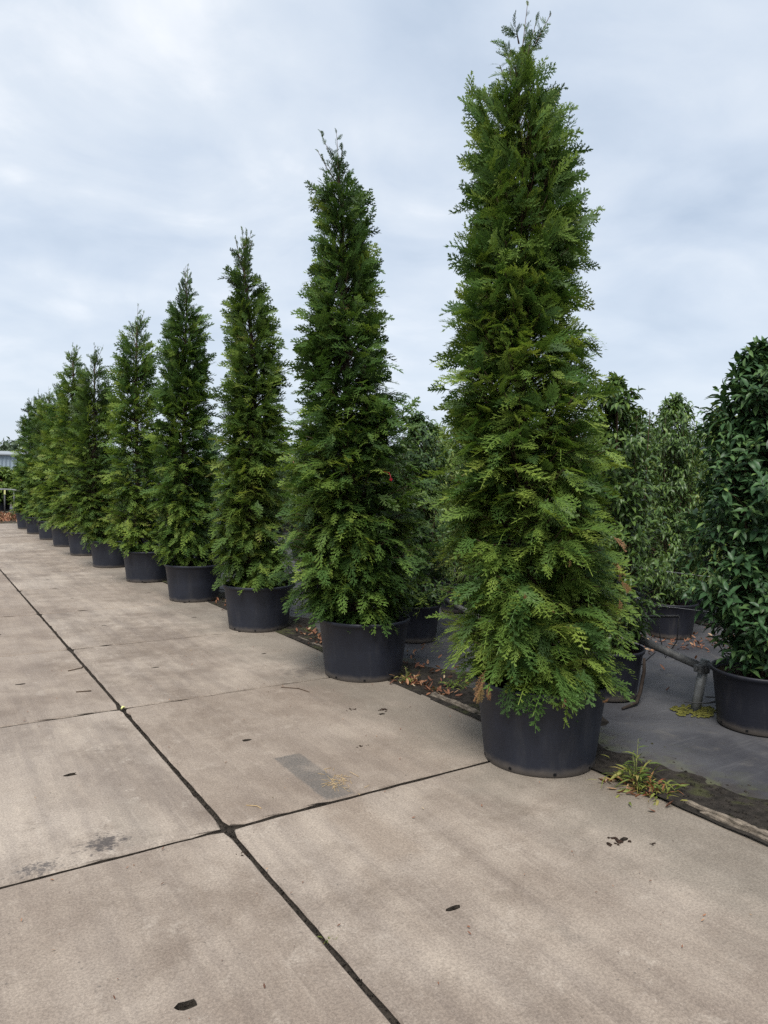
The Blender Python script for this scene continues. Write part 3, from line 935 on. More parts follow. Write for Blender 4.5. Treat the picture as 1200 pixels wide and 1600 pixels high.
NPARTS = {0: 300, 1: 240, 2: 120}
camv = np.array(CAM)
for ti, (tx, ty, prof, nbr, spb, slen, nfill, tpls, mat, label) in enumerate(TREES):
    root = tag(empty('potted_conifer', (tx, ty, 0)), label, 'conifer', 'potted conifers in a row along the pavement edge')
    root.rotation_euler = (0, 0, 0)
    make_pot(root, 0.313, 0.366, 0.475, 0.03, M_pot, 40 + ti, near=ti < 5)
    pt = thuja_points(500 + ti * 7, prof, nbr, spb, slen, nfill)
    r = pt['rng']
    H = pt['H']
    # trunk
    zz_ = np.linspace(0.38, H - 0.35, 14)
    cc = pt['cen'](zz_)
    g = Geo()
    g.tube([(cc[i][0] + 0.01 * math.sin(i * 1.7), cc[i][1] + 0.01 * math.cos(i * 2.1), zz_[i]) for i in range(14)], [0.045 * (1 - 0.85 * i / 13) + 0.004 for i in range(14)], 8)
    g.build('trunk', M_bark, root)
    V, F = limbs_mesh(pt, 0.006)
    gl = Geo()
    for a, b2 in pt['shoots']:
        gl.tube([a, (np.array(a) + b2) / 2 + r.normal(0, 0.008, 3), b2], [0.005, 0.0035, 0.0015], 4)
    lv = np.array(gl.v)
    lf = [(f[0], f[i], f[i + 1]) for f in gl.f for i in range(1, len(f) - 1)]
    me = np_mesh('limbs', np.concatenate([V, lv]), np.concatenate([F, np.array(lf) + len(V)]))
    link('limbs', me, root, [M_twig])
    P, D, N_, S, T, TF = (pt[k] for k in ('P', 'D', 'N', 'S', 'T', 'TF'))
    T = np.where(T < 1.2, T + 0.05 * np.sin(P[:, 2] * 4 + ti), T)
    # sprays that hang over the rim stay outside the pot wall
    sel = np.zeros(len(P), bool)
    npart = NPARTS.get(ti, 0)
    if npart:
        wp = P + np.array([tx, ty, 0])
        face = (norm(camv - wp) * norm(D)).sum(1)
        R_ = rot_frames(D, N_)
        facing = np.abs((norm(camv - wp) * R_[:, :, 2]).sum(1))
        toc = ((camv - wp)[:, :2] * (P - pt['cen'](P[:, 2]))[:, :2]).sum(1) / np.maximum(np.linalg.norm((camv - wp)[:, :2], axis=1), 0.1)
        score = S * (0.25 + facing) * (TF > 0.5) * (toc > 0.06) * (T < 1.2) * (0.4 + 0.6 * r.random(len(P)))
        sel[np.argsort(-score)[:npart]] = True
    V, F, TT, which, R_ = scatter(tpls, P[~sel], D[~sel], N_[~sel], S[~sel], T[~sel], r)
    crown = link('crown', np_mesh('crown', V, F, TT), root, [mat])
    crown['kind'] = 'stuff'
    if npart:
        idx = np.where(sel)[0]
        R_ = rot_frames(D[idx], N_[idx])
        for q, i in enumerate(idx):
            o = bpy.data.objects.new('foliage_spray', template_mesh(tpls, int(r.integers(0, len(tpls))), mat))
            COL.objects.link(o)
            o.parent = crown
            M = Matrix(np.concatenate([np.concatenate([R_[q] * S[i], P[i][:, None]], 1), [[0, 0, 0, 1]]]).tolist())
            o.matrix_local = M
    def dead(p, d, s, n_=(0.2, -0.6, 0.5)):
        o = bpy.data.objects.new('dead_spray', template_mesh(tpls, int(r.integers(0, len(tpls))), mat, True))
        COL.objects.link(o)
        o.parent = crown
        R_ = rot_frames(np.array([d], float), np.array([n_], float))[0] @ np.diag([1.0, r.uniform(0.4, 0.65), 1.4])
        o.matrix_local = Matrix(np.concatenate([np.concatenate([R_ * s, np.array(p, float)[:, None]], 1), [[0, 0, 0, 1]]]).tolist())
        o['label'] = 'dried orange-brown spray of foliage'
    if ti == 0:
        b0 = -RH * 0.36 - FH * 0.25
        for k in range(4):
            dead(b0 + np.array([0, 0, 0.56 - 0.03 * k]) + r.normal(0, 0.012, 3), -RH * (0.45 - 0.15 * k) - FH * 0.1 + np.array([0, 0, -1.0]), 0.16 - 0.02 * k, tuple(-FH + r.normal(0, 0.2, 3)))
        b0 = RH * 0.31 - FH * 0.27
        for k in range(5):
            dead(b0 + np.array([0, 0, 1.3 - 0.075 * k]) + r.normal(0, 0.02, 3) + RH * 0.012 * k, RH * 0.5 + np.array([0, 0, -0.75]) + r.normal(0, 0.3, 3), 0.105, tuple(-FH + r.normal(0, 0.3, 3)))
        for off_, z_ in ((0.02, 1.21), (-0.2, 1.03), (0.02, 0.5), (0.24, 0.5)):
            dead(RH * off_ - FH * 0.5 * (1 if z_ < 1.5 else 0.9) + np.array([0, 0, z_]), np.array([r.normal(0, 0.3), r.normal(0, 0.3), -1.0]), 0.06, tuple(-FH))
    if ti == 1:
        g = Geo()
        g.box((0, 0, 0), (0.02, 0.006, 0.02), Matrix.Rotation(0.5, 3, 'Y'))
        g.tube([(0, 0, 0.015), (0.01, 0.04, 0.05), (0, 0.1, 0.06)], 0.003, 5)
        o = g.build('red_tag', M_red, root)
        o.location = tuple(RH * 0.2 - FH * 0.5 + np.array([0, 0, 1.6]))
        o['label'] = 'small red plastic tag'

# ------------------------------------------------------------------ broadleaf columns (nursery stock on the cloth)
def leaf_template(seed, width=0.34, curl=0.35, fold=0.5):
    r = np.random.default_rng(seed)
    st = [(0.0, 0.02), (0.24, 0.82), (0.62, 0.88), (1.0, 0.0)]
    V, F, T = [], [], []
    b_ = r.uniform(-0.06, 0.06)
    for u, w_ in st:
        zc = -curl * u * u + 0.1 * u
        hw = width * 0.5 * w_
        y0 = b_ * u * u
        V += [(u, y0 + hw, zc + hw * fold), (u, y0, zc), (u, y0 - hw, zc + hw * fold)]
        T += [0.55, 0.75, 0.55]
    for i in range(len(st) - 1):
        a = 3 * i
        for k in (0, 1):
            F += [(a + k, a + k + 1, a + 3 + k + 1), (a + k, a + 3 + k + 1, a + 3 + k)]
    return np.array(V, float), np.array(F), np.array(T)
LEAF = [leaf_template(i, 0.42, 0.32 + 0.08 * i, 0.5) for i in range(4)]
LEAF_THIN = [leaf_template(20 + i, 0.24, 0.5 + 0.15 * i, 0.4) for i in range(3)]

def laurel_points(seed, H, rmax, z0, nshoot, npl, ll, taper=0.5, topf=0.35):
    r = np.random.default_rng(seed)
    zr = np.array([z0, z0 + 0.2, z0 + 0.55, H * 0.62, H * 0.85, H * 0.95, H])
    rr_ = np.array([0.55, 0.92, 1.0, 0.95, 0.8, 0.5, topf * 0.3]) * rmax * r.uniform(0.9, 1.1, 7)
    ph = r.uniform(0, 6.28, 6)
    zs = z0 + (H - z0) * r.uniform(0, 1, nshoot) ** 0.95
    phi = r.uniform(0, 6.28, nshoot)
    R_ = np.interp(zs, zr, rr_) * (1 + 0.09 * np.sin(2 * phi + 2 * zs + ph[0]) + 0.1 * np.sin(3 * phi - 4 * zs + ph[1]) + 0.13 * np.sin(8 * zs + 2 * phi + ph[2])) * r.uniform(0.8, 1.2, nshoot)
    el = np.radians(r.uniform(10, 60, nshoot))
    sl = r.uniform(0.14, 0.3, nshoot)
    out = np.stack([np.cos(phi), np.sin(phi), 0 * phi], -1)
    d = out * np.cos(el)[:, None] + np.array([0, 0, 1.0]) * np.sin(el)[:, None]
    d = norm(d + r.normal(0, 0.15, d.shape))
    depth = r.choice([1.0, 1.0, 0.75, 0.5], nshoot)
    tip = out * (R_ * depth)[:, None]
    tip[:, 2] = zs
    st = tip - d * sl[:, None]
    P, D, N_, S, T = [], [], [], [], []
    for k in range(npl):
        s = 0.25 + 0.75 * k / (npl - 1)
        a = k * 2.4 + r.uniform(0, 0.6, nshoot) + phi
        e1 = norm(np.cross(d, np.array([0.1, 0.2, 1.0])))
        e2 = np.cross(d, e1)
        side = e1 * np.cos(a)[:, None] + e2 * np.sin(a)[:, None]
        sp = np.radians(72 - 38 * s + r.normal(0, 10, nshoot))
        ld = d * np.cos(sp)[:, None] + side * np.sin(sp)[:, None]
        ld[:, 2] -= 0.18 + r.uniform(0, 0.25, nshoot)
        ld = norm(ld)
        nn = np.array([0, 0, 1.0]) + 0.45 * out + r.normal(0, 0.25, (nshoot, 3))
        P.append(st + (tip - st) * s); D.append(ld); N_.append(nn)
        S.append(ll * r.uniform(0.6, 1.2, nshoot) * (1.0 if s < 0.85 else 0.8))
        T.append(np.clip(0.38 + r.normal(0, 0.2, nshoot) + (0.32 * r.random(nshoot) ** 2 if s > 0.85 else 0), 0, 1.1))
    P, D, N_, S, T = (np.concatenate(q) for q in (P, D, N_, S, T))
    br = r.random(len(T)) < 0.0008
    T = np.where(br, 1.6, T)
    return P, D, N_, S, T, st, tip, r

def laurel_stems(H, z0, st, tip, r, n=7):
    g = Geo()
    for k in range(n):
        a = r.uniform(0, 6.28)
        q = r.uniform(0.02, 0.12)
        x0, y0 = q * math.cos(a), q * math.sin(a)
        x1, y1 = x0 * 1.9 + r.normal(0, 0.04), y0 * 1.9 + r.normal(0, 0.04)
        g.tube([(x0 * 0.6, y0 * 0.6, z0 - 0.16), (x0, y0, z0 + 0.3), (x1, y1, H * 0.55), (x1 * 1.1, y1 * 1.1, H * 0.9)], [0.011, 0.009, 0.007, 0.003], 5, cap=False)
    V = np.array(g.v)
    F = np.array([(f[0], f[i], f[i + 1]) for f in g.f for i in range(1, len(f) - 1)])
    V2, F2 = limbs_mesh(dict(st=st * np.array([0.25, 0.25, 1]) + (st - st * np.array([0.25, 0.25, 1])) * 0.25 - np.array([0, 0, 0.1]), tip=tip), 0.0028)
    return np_mesh('stems', np.concatenate([V, V2]), np.concatenate([F, F2 + len(V)]))

# --- the near one on the right: its 300 largest leaves are parts
def near_laurel(loc, seed, H, rmax, label, npart, potargs, mat):
    root = tag(empty('potted_laurel', loc), label, 'shrub')
    make_pot(root, *potargs, M_pot2, seed)
    z0 = potargs[2] + 0.06
    P, D, N_, S, T, st, tip, r = laurel_points(seed, H, rmax, z0, 680, 12, 0.09)
    P = P - RH[None] * 0.07 * np.clip(P[:, 2:3] - 0.4, 0, 1)
    tip = tip - RH[None] * 0.07 * np.clip(tip[:, 2:3] - 0.4, 0, 1)
    link('stems', laurel_stems(H, z0, st, tip, r), root, [M_twig])
    wp = P + np.array(loc)
    R_ = rot_frames(D, N_)
    vis = norm(camv - wp)
    score = S * np.abs((vis * R_[:, :, 2]).sum(1)) * (((camv - wp)[:, :2] * P[:, :2]).sum(1) > 0.8) * (T < 1.2) * r.uniform(0.4, 1, len(P))
    sel = np.zeros(len(P), bool)
    sel[np.argsort(-score)[:npart]] = True
    V, F, TT, which, _ = scatter(LEAF, P[~sel], D[~sel], N_[~sel], S[~sel], T[~sel], r, 0.15)
    crown = link('crown', np_mesh('crown', V, F, TT, True), root, [mat])
    crown['kind'] = 'stuff'
    mes = []
    for q, (V, F, T_) in enumerate(LEAF):
        for tv in (0.25, 0.5):
            me = np_mesh('leaf', V, F, tv + 0.15 * (T_ - 0.5), True)
            me.materials.append(mat)
            mes.append(me)
    for i in np.where(sel)[0]:
        o = bpy.data.objects.new('leaf', mes[int(r.integers(0, len(mes)))])
        COL.objects.link(o)
        o.parent = crown
        o.matrix_local = Matrix(np.concatenate([np.concatenate([R_[i] * S[i], P[i][:, None]], 1), [[0, 0, 0, 1]]]).tolist())
    return root
lr = near_laurel((3.585, -0.41, -0.02), 71, 2.56, 0.36, 'glossy dark green laurel column in a black pot at the right edge of the photo', 300, (0.25, 0.29, 0.385, 0.028), M_laurel)
for (dx, dz_) in ((-0.02, 1.86), (-0.05, 1.68), (-0.1, 1.58)):
    g = Geo()
    g.tube([(-0.04, 0, 0), (0, -0.012, 0.012), (0.04, 0, 0.0), (0.05, 0.0, -0.03)], 0.008, 6)
    o = g.build('blue_tie', M_blue, lr)
    o.location = tuple(RH * dx - FH * 0.37 + np.array([0, 0, dz_]))

# --- stock behind: a handful of crown shapes shared by many plants
def laurel_variant(seed, H, rmax, mat, leaf, ll, nshoot, npl):
    P, D, N_, S, T, st, tip, r = laurel_points(seed, H, rmax, 0.42, nshoot, npl, ll)
    V, F, TT, _, _ = scatter(leaf, P, D, N_, S, T, r, 0.15)
    me = np_mesh('crown', V, F, TT, True)
    me.materials.append(mat)
    ms = laurel_stems(H, 0.42, st, tip, r, 5)
    ms.materials.append(M_twig)
    return me, ms
VAR = {
    'dark': [laurel_variant(81 + i, 2.5, 0.36, M_laurel, LEAF, 0.085, 460, 11) for i in range(2)],
    'mid': [laurel_variant(91 + i, 2.5, 0.42, M_laurel_mid, LEAF, 0.087, 450, 11) for i in range(2)],
    'light': [laurel_variant(97 + i, 2.4, 0.45, M_laurel_light, LEAF_THIN, 0.1, 360, 11) for i in range(2)],
}
_tmp = empty('pot_source', (0, 0, 0))
_p = make_pot(_tmp, 0.22, 0.26, 0.37, 0.026, M_pot2, 9, near=False)
POTM, RIMM = _p.data, _p.children[0].data
SOILM = [c for c in _tmp.children if c.name.startswith('soil')][0].data
for o in list(_tmp.children_recursive) + [_tmp]:
    bpy.data.objects.remove(o)
lrnd = random.Random(77)
def stock(x, y, kind, label, group=None, hs=None, ws=None, rz=None, vi=None):
    me, ms = VAR[kind][lrnd.randint(0, 1) if vi is None else vi]
    root = tag(empty('potted_laurel', (x, y, -0.02), lrnd.uniform(0, 6.28) if rz is None else rz), label, 'shrub', group)
    pot = link('plant_pot', POTM, root)
    link('pot_rim', RIMM, pot)
    link('soil', SOILM, root)
    h = hs or lrnd.uniform(0.93, 1.04)
    wv = ws or lrnd.uniform(0.75, 1.0)
    for nm, q in (('stems', ms), ('crown', me)):
        o = link(nm, q, root)
        o.scale = (wv, wv, h)
        if nm == 'crown': o['kind'] = 'stuff'
    return root
stock(3.27, 0.6, 'mid', 'laurel in a black pot directly behind the foreground conifer, right of its trunk', hs=0.97, ws=0.85)
stock(5.62, 1.72, 'mid', 'slim dark laurel with a mop-like top, in the gap right of the foreground conifer', hs=1.04, ws=0.72, vi=0)
stock(3.1, 2.92, 'mid', 'laurel whose small black pot shows between the first and second conifers', hs=0.93, ws=0.9)
stock(4.55, 4.0, 'light', 'yellowish shrub with drooping leaves in the gap between first and second conifers', hs=1.05, ws=0.8)
G1, L1 = 'laurels standing behind the conifer row', 'green laurel column partly hidden behind the conifer row'
for k in range(9):
    stock(3.2 + lrnd.uniform(-0.12, 0.12), 5.05 + 2.1 * k, 'mid' if k % 2 else 'dark', L1, G1)
for k, (x_, y_) in enumerate(((4.3, 3.0), (4.9, 5.0), (4.4, 6.1), (4.5, 7.7), (6.6, 3.0), (6.7, 1.9), (6.5, 4.4))):
    stock(x_, y_, ('mid', 'light')[k % 2], L1, G1, hs=lrnd.uniform(1.0, 1.06))
G2, L2 = 'laurel stock in dense rows on the cloth', 'green leafy nursery shrub in the dense rows on the dark ground cloth'
for k in range(10):
    y_ = -0.5 + 2.1 * k
    if abs(y_ - 1.8) > 0.6:
        stock(5.5 + lrnd.uniform(-0.15, 0.15), y_, lrnd.choice(('dark', 'mid')), L2, G2)
for xi, xr in enumerate((7.4, 8.6, 9.8, 11.2)):
    for k in range(16):
        y_ = -0.6 + 1.25 * k + (xi % 2) * 0.6
        stock(xr + lrnd.uniform(-0.2, 0.2), y_ + lrnd.uniform(-0.15, 0.15), ('light', 'mid', 'light', 'mid')[xi] if lrnd.random() < 0.75 else 'mid', L2, G2, hs=lrnd.uniform(0.98, 1.12))

# ------------------------------------------------------------------ steel post, brace, pipes, irrigation
root = tag(empty('steel_post', (3.534, 0.027, -0.02)), 'short leaning galvanised post with a clamped diagonal brace on the ground cloth', 'post')
g = Geo(); g.tube([(0, 0, -0.05), (0.06, -0.035, 0.36)], 0.034, 16); g.build('post_tube', M_steel, root)
g = Geo(); g.tube([(0.045, 0.0, 0.305), (0.03, 0.33, 0.372), (0.012, 0.72, 0.44), (-0.02, 1.5, 0.58)], 0.03, 16); g.build('brace', M_steel_d, root)
g = Geo()
g.tube([(0.045, -0.03, 0.27), (0.052, -0.034, 0.325)], 0.043, 16)
g.box((0.0, -0.03, 0.3), (0.05, 0.06, 0.05)); g.box((0.1, -0.04, 0.305), (0.04, 0.05, 0.03))
g.tube([(-0.02, -0.03, 0.3), (-0.05, -0.03, 0.3)], 0.01, 8)
g.build('clamp', M_steel_d, root)
root = tag(empty('steel_pipe', (3.9, 0.78, -0.02)), 'pale grey pipe end sticking out behind the foreground conifer', 'pipe')
g = Geo(); g.tube([(0, 0, 0.645), (0, 0.3, 0.655), (0.0, 1.2, 0.7)], 0.026, 14, cap=False)
g.build('pipe_tube', M_steel, root)
g = Geo(); g.tube([(0, 0.002, 0.645), (0, 0.006, 0.6452)], 0.021, 14); g.build('pipe_bore', M_hole, root)
g = Geo(); g.tube([(0, 1.15, 0.0), (0, 1.15, 0.7)], 0.022, 10); g.build('pipe_leg', M_steel_d, root)
root = tag(empty('steel_pipe', (3.55, 3.1, -0.02)), 'grey sloping pipe low in the gap between the first and second conifers', 'pipe')
g = Geo(); g.tube([(0.05, -0.9, 0.2), (0, 0.02, 0.37), (0, 0.32, 0.42), (0, 1.5, 0.6)], 0.03, 12); g.build('pipe_tube', M_steel_d, root)
g = Geo(); g.tube([(0.05, -0.9, 0.0), (0.05, -0.9, 0.23)], 0.03, 12); g.build('pipe_leg', M_steel_d, root)
# black rail carrying drip tubes
root = tag(empty('drip_rail', (3.7, 0.29, -0.02)), 'thin black rail with hanging drip tubes above the leaning post', 'rail')
g = Geo(); R3 = Matrix.Rotation(0, 3, 'Z')
a, b2 = Vector((0, 0.0, 0.615)), Vector((0.02, 0.9, 0.45))
g.tube([a, (a + b2) / 2, b2, b2 + (b2 - a)], 0.011, 4); g.build('rail_bar', M_black, root)
g = Geo(); g.tube([a + Vector((0, 0, 0.0)), a + Vector((0.01, 0.02, -0.2)), a + Vector((-0.01, 0.1, -0.34)), a + Vector((0.0, 0.16, -0.2)), a + Vector((0.0, 0.18, -0.03))], 0.0045, 5); g.build('drip_tube', M_black, root)
g = Geo(); g.tube([a + Vector((0, 0.36, -0.06)), a + Vector((0.02, 0.36, -0.3)), a + Vector((-0.02, 0.5, -0.45)), a + Vector((0, 0.66, -0.33)), a + Vector((0, 0.72, -0.13))], 0.0045, 5); g.build('drip_tube', M_black, root)
g = Geo(); g.tube([a + Vector((0, 0.2, -0.32)), a + Vector((-0.1, 0.3, -0.47)), a + Vector((-0.12, 0.52, -0.44)), a + Vector((-0.2, 0.75, -0.3))], 0.0045, 5); g.build('drip_tube', M_black, root)
root = tag(empty('drip_rail', (3.75, 3.6, -0.02)), 'black bar with tubes low between the first and second conifers', 'rail')
g = Geo(); g.tube([(0.25, -0.6, 0.42), (-0.25, 0.7, 0.43)], 0.014, 4); g.build('rail_bar', M_black, root)
g = Geo(); g.tube([(0.0, 0.05, 0.42), (-0.06, 0.0, 0.3), (-0.2, -0.15, 0.26)], 0.005, 5); g.build('drip_tube', M_black, root)
# loose tubes by the near laurel pot
g = Geo()
g.tube([(3.62, -0.06, 0.5), (3.66, -0.2, 0.28), (3.58, -0.17, 0.1), (3.5, -0.1, 0.06)], 0.0045, 5)
g.tube([(3.5, -0.08, 0.1), (3.6, -0.18, 0.1), (3.72, -0.26, 0.13), (3.7, -0.24, 0.26)], 0.0055, 5)
g.tube([(3.4, 0.02, 0.05), (3.52, -0.06, 0.045), (3.6, -0.13, 0.06)], 0.0045, 5)
tag(g.build('drip_hose', M_black), 'thin black drip hose between the leaning post and the near laurel pot', 'hose')
for k, (z_, y0, y1, x0, x1, lb) in enumerate(((0.62, 0.78, -0.2, 3.9, 4.35, 'lower thin steel wire stretched to the near laurel from the pipe end'), (0.86, 1.4, -0.4, 4.3, 4.5, 'upper thin steel wire crossing in front of the laurels'))):
    g = Geo(); g.tube([(x0, y0, z_ - 0.02), ((x0 + x1) / 2, (y0 + y1) / 2, z_ - 0.03), (x1, y1, z_ + 0.01)], 0.0025, 5)
    tag(g.build('tie_wire', M_wire), lb, 'wire')
M_root = simple('dark_root', (0.03, 0.023, 0.019), 0.9, 0.15, 0.3, 30, 0.4)
# root-like old strap at the pot behind the foreground conifer
g = Geo(); g.tube([(3.36, 0.335, 0.3), (3.37, 0.34, 0.2), (3.34, 0.345, 0.05), (3.24, 0.3, -0.005), (3.06, 0.28, -0.014)], [0.01, 0.013, 0.014, 0.013, 0.008], 8)
tag(g.build('dead_root', M_root), 'brown woody root running down the pot behind the foreground conifer', 'root')
# moss ring at the post foot
g = Geo()
rnd = random.Random(2)
for k in range(150):
    a_ = rnd.uniform(0, 6.28); q = rnd.uniform(0.03, 0.15) ** 1.0
    x_, y_ = 3.50 + q * math.cos(a_) * 1.2, 0.0 + q * math.sin(a_) * 0.9
    s_ = rnd.uniform(0.008, 0.024)
    g.lathe([(s_, -0.022), (s_ * 0.8, -0.018), (s_ * 0.35, -0.0165 + s_ * 0.12)], 6, seed=k)
    for i in range(len(g.v) - 18, len(g.v)):
        v = g.v[i]; g.v[i] = (v[0] + x_, v[1] + y_, v[2])
tag(g.build('moss_patch', M_moss), 'yellow-green moss around the foot of the leaning post', 'moss', kind='stuff')

# ------------------------------------------------------------------ rotten edging boards along the slabs
def board(x0, y0, x1, y1, w_, h_, seed, label):
    rnd = random.Random(seed)
    root = tag(empty('edging_board', (x0, y0, -0.015)), label, 'board')
    L = math.hypot(x1 - x0, y1 - y0)
    root.rotation_euler = (0, 0, math.atan2(y1 - y0, x1 - x0))
    n = max(6, int(L / 0.05))
    for s in range(3):
        g = Geo()
        vs = []
        a0, a1 = rnd.uniform(0, 0.12) * L, L * (1 - rnd.uniform(0, 0.15))
        yo = (s - 1) * w_ * 0.36
        for i in range(n + 1):
            u = a0 + (a1 - a0) * i / n
            j = rnd.uniform(-0.003, 0.003)
            top = h_ * (1 - 0.25 * abs(s - 1)) + rnd.uniform(-0.007, 0.004)
            hw = w_ * 0.16 + rnd.uniform(-0.003, 0.003)
            if i in (0, n): hw *= 0.4; top *= 0.7
            vs += [(u, yo - hw + j, 0), (u, yo - hw * 0.9 + j, top), (u, yo + hw * 0.9 + j, top + rnd.uniform(-0.003, 0.002)), (u, yo + hw + j, 0)]
        fs = []
        for i in range(n):
            k = i * 4
            for q in range(3):
                fs.append((k + q, k + q + 1, k + 4 + q + 1, k + 4 + q))
        fs += [(0, 3, 2, 1), (n * 4, n * 4 + 1, n * 4 + 2, n * 4 + 3)]
        g.add(vs, fs)
        g.build('splinter', M_wood, root)
board(2.035, -3.2, 2.03, -0.84, 0.075, 0.045, 1, 'rotten grey wooden edging board along the slab at the right edge')
board(2.06, 0.35, 2.05, 1.32, 0.06, 0.036, 2, 'decayed wooden edging board between the first and second pots')
board(2.05, 2.5, 2.05, 3.5, 0.05, 0.03, 3, 'decayed wooden edging board between the second and third pots')

# ------------------------------------------------------------------ fallen leaves, straw, weeds
def litter(name, label, spots, n, seed, size, zf, flat=0.25, mat=M_litter, lift=0.004):
    r = np.random.default_rng(seed)
    P = np.zeros((n, 3))
    ci = r.integers(0, len(spots), n)
    sp = np.array(spots)
    P[:, 0] = sp[ci, 0] + r.normal(0, 1, n) * sp[ci, 2]
    P[:, 1] = sp[ci, 1] + r.normal(0, 1, n) * sp[ci, 3]
    P[:, 2] = zf(P[:, 0], P[:, 1]) + lift
    a = r.uniform(0, 6.28, n)
    D = np.stack([np.cos(a), np.sin(a), r.normal(0.06, flat, n)], -1)
    N_ = np.array([0, 0, 1.0]) + r.normal(0, flat * 1.3, (n, 3))
    S = r.uniform(*size, n)
    tpl = [leaf_template(60 + i, 0.42, -0.25 - 0.2 * (i % 2), 0.9 - 0.5 * (i % 3)) for i in range(4)]
    V, F, TT, _, _ = scatter(tpl, P, D, N_, S, np.clip(r.normal(0.9, 0.5, n), 0, 2), r, 0.2)
    return tag(link(name, np_mesh(name, V, F, TT), None, [mat]), label, 'leaves', kind='stuff')
def ground_z(X, Y):
    return np.where(X < 1.98, 0.0, np.maximum(dz(X, Y), -0.02))
litter('leaf_litter', 'red-brown fallen leaves along the strip beside the pots', [(2.14, 1.28, 0.06, 0.12), (2.12, 1.5, 0.08, 0.08), (2.3, 3.55, 0.12, 0.22), (2.2, 3.25, 0.08, 0.15), (2.15, 5.6, 0.1, 0.25), (2.5, 1.9, 0.15, 0.25), (2.15, 7.6, 0.1, 0.4), (2.2, 9.8, 0.15, 0.5), (1.96, -0.72, 0.06, 0.1), (2.6, 2.6, 0.2, 0.2)], 340, 5, (0.025, 0.065), ground_z)
litter('leaf_litter', 'fallen leaves lying on the cloth under the laurels', [(5.6, 1.4, 0.3, 0.2), (5.2, 1.6, 0.3, 0.2), (5.9, 1.2, 0.4, 0.3), (5.0, 4.5, 0.8, 1.2), (4.6, 1.5, 0.4, 0.4)], 330, 6, (0.03, 0.065), lambda X, Y: 0 * X - 0.02)
litter('leaf_litter', 'orange drift of fallen leaves at the far end of the pavement', [(1.9, 27.5, 1.6, 1.2), (2.4, 29.5, 1.3, 1.2), (0.5, 28.0, 1.8, 1.3)], 2600, 7, (0.09, 0.2), lambda X, Y: 0 * X - 0.02 + 0.0, 0.4)
litter('leaf_crumbs', 'tiny leaf scraps scattered over the concrete slabs', [(0.8, 0.5, 0.8, 0.7), (1.3, 2.2, 0.5, 0.8), (0.5, 4.0, 1.0, 1.6), (-0.5, 2.5, 0.8, 1.6), (1.0, -0.9, 0.6, 0.6), (1.2, 8, 0.7, 3.5), (-0.6, -0.6, 0.5, 0.5)], 260, 8, (0.005, 0.018), lambda X, Y: np.where(X < 1.97, 0.001, -0.01), 0.15)

def twig(pts, rad_, mat, name, label, cat):
    g = Geo(); g.tube(pts, rad_, 5)
    return tag(g.build(name, mat), label, cat)
M_straw = simple('straw', (0.42, 0.3, 0.15), 0.7, 0.3, 0.25, 30, 0.2)
g = Geo(); rnd = random.Random(9)
for k in range(46):
    x_, y_ = rnd.gauss(0.68, 0.05), rnd.gauss(0.17, 0.09)
    a_ = rnd.uniform(0, 3.14); l_ = rnd.uniform(0.015, 0.07)
    g.tube([(x_, y_, 0.003), (x_ + l_ * math.cos(a_), y_ + l_ * math.sin(a_), rnd.uniform(0.003, 0.012))], 0.0011, 4)
tag(g.build('straw_scatter', M_straw), 'scattered dry straw on the dark rectangle of the slab', 'straw', kind='stuff')
twig([(0.16, 0.17, 0.003), (0.2, 0.13, 0.006), (0.21, 0.1, 0.003)], 0.002, M_straw, 'straw', 'bent straw on the slab left of the dark rectangle', 'straw')
twig([(1.15, 1.92, 0.004), (1.25, 1.82, 0.006), (1.28, 1.7, 0.004)], 0.003, M_twig, 'twig', 'thin brown twig on the slab before the second pot', 'twig')
twig([(-0.15, 3.2, 0.004), (-0.04, 3.24, 0.006), (0.0 - 0.02, 3.29, 0.004)], 0.004, M_twig, 'twig', 'thin dark twig on the left slab near the long joint', 'twig')
twig([(-0.2, 2.55, 0.004), (-0.1, 2.52, 0.006)], 0.004, M_twig, 'twig', 'short dark stick on the left slab', 'twig')
g = Geo(); g.tube([(-0.004, 2.0, 0.001), (0.008, 2.02, 0.004), (0.022, 2.012, 0.002)], [0.006, 0.009, 0.004], 6)
tag(g.build('plastic_scrap', M_tape), 'pale yellow scrap lying where four slabs meet', 'scrap')
def clod(x_, y_, s_, seed, label):
    r = np.random.default_rng(seed); n = 14
    V, F = pebbles(n, np.stack([x_ + r.normal(0, s_ * 0.6, n), y_ + r.normal(0, s_ * 0.35, n), np.full(n, 0.002)], -1), r.uniform(0.12, 0.34, n) * s_, r, 0.4)
    tag(link('earth_clod', np_mesh('earth_clod', V, F), None, [M_soil]), label, 'clod')
clod(1.53, 1.08, 0.045, 1, 'dark clod of earth on the slab between the first two pots')
clod(1.35, 1.19, 0.03, 2, 'smaller clod of earth left of the dark one')
clod(1.05, 0.56, 0.022, 3, 'tiny dark clod on the slab right of the dark rectangle')
clod(1.43, -1.0, 0.05, 4, 'flat dark clod on the slab before the foreground pot')
clod(1.55, -1.1, 0.016, 5, 'small dark crumb right of the flat clod')
clod(-0.02, -0.25, 0.02, 6, 'small brown crumb by the long joint')

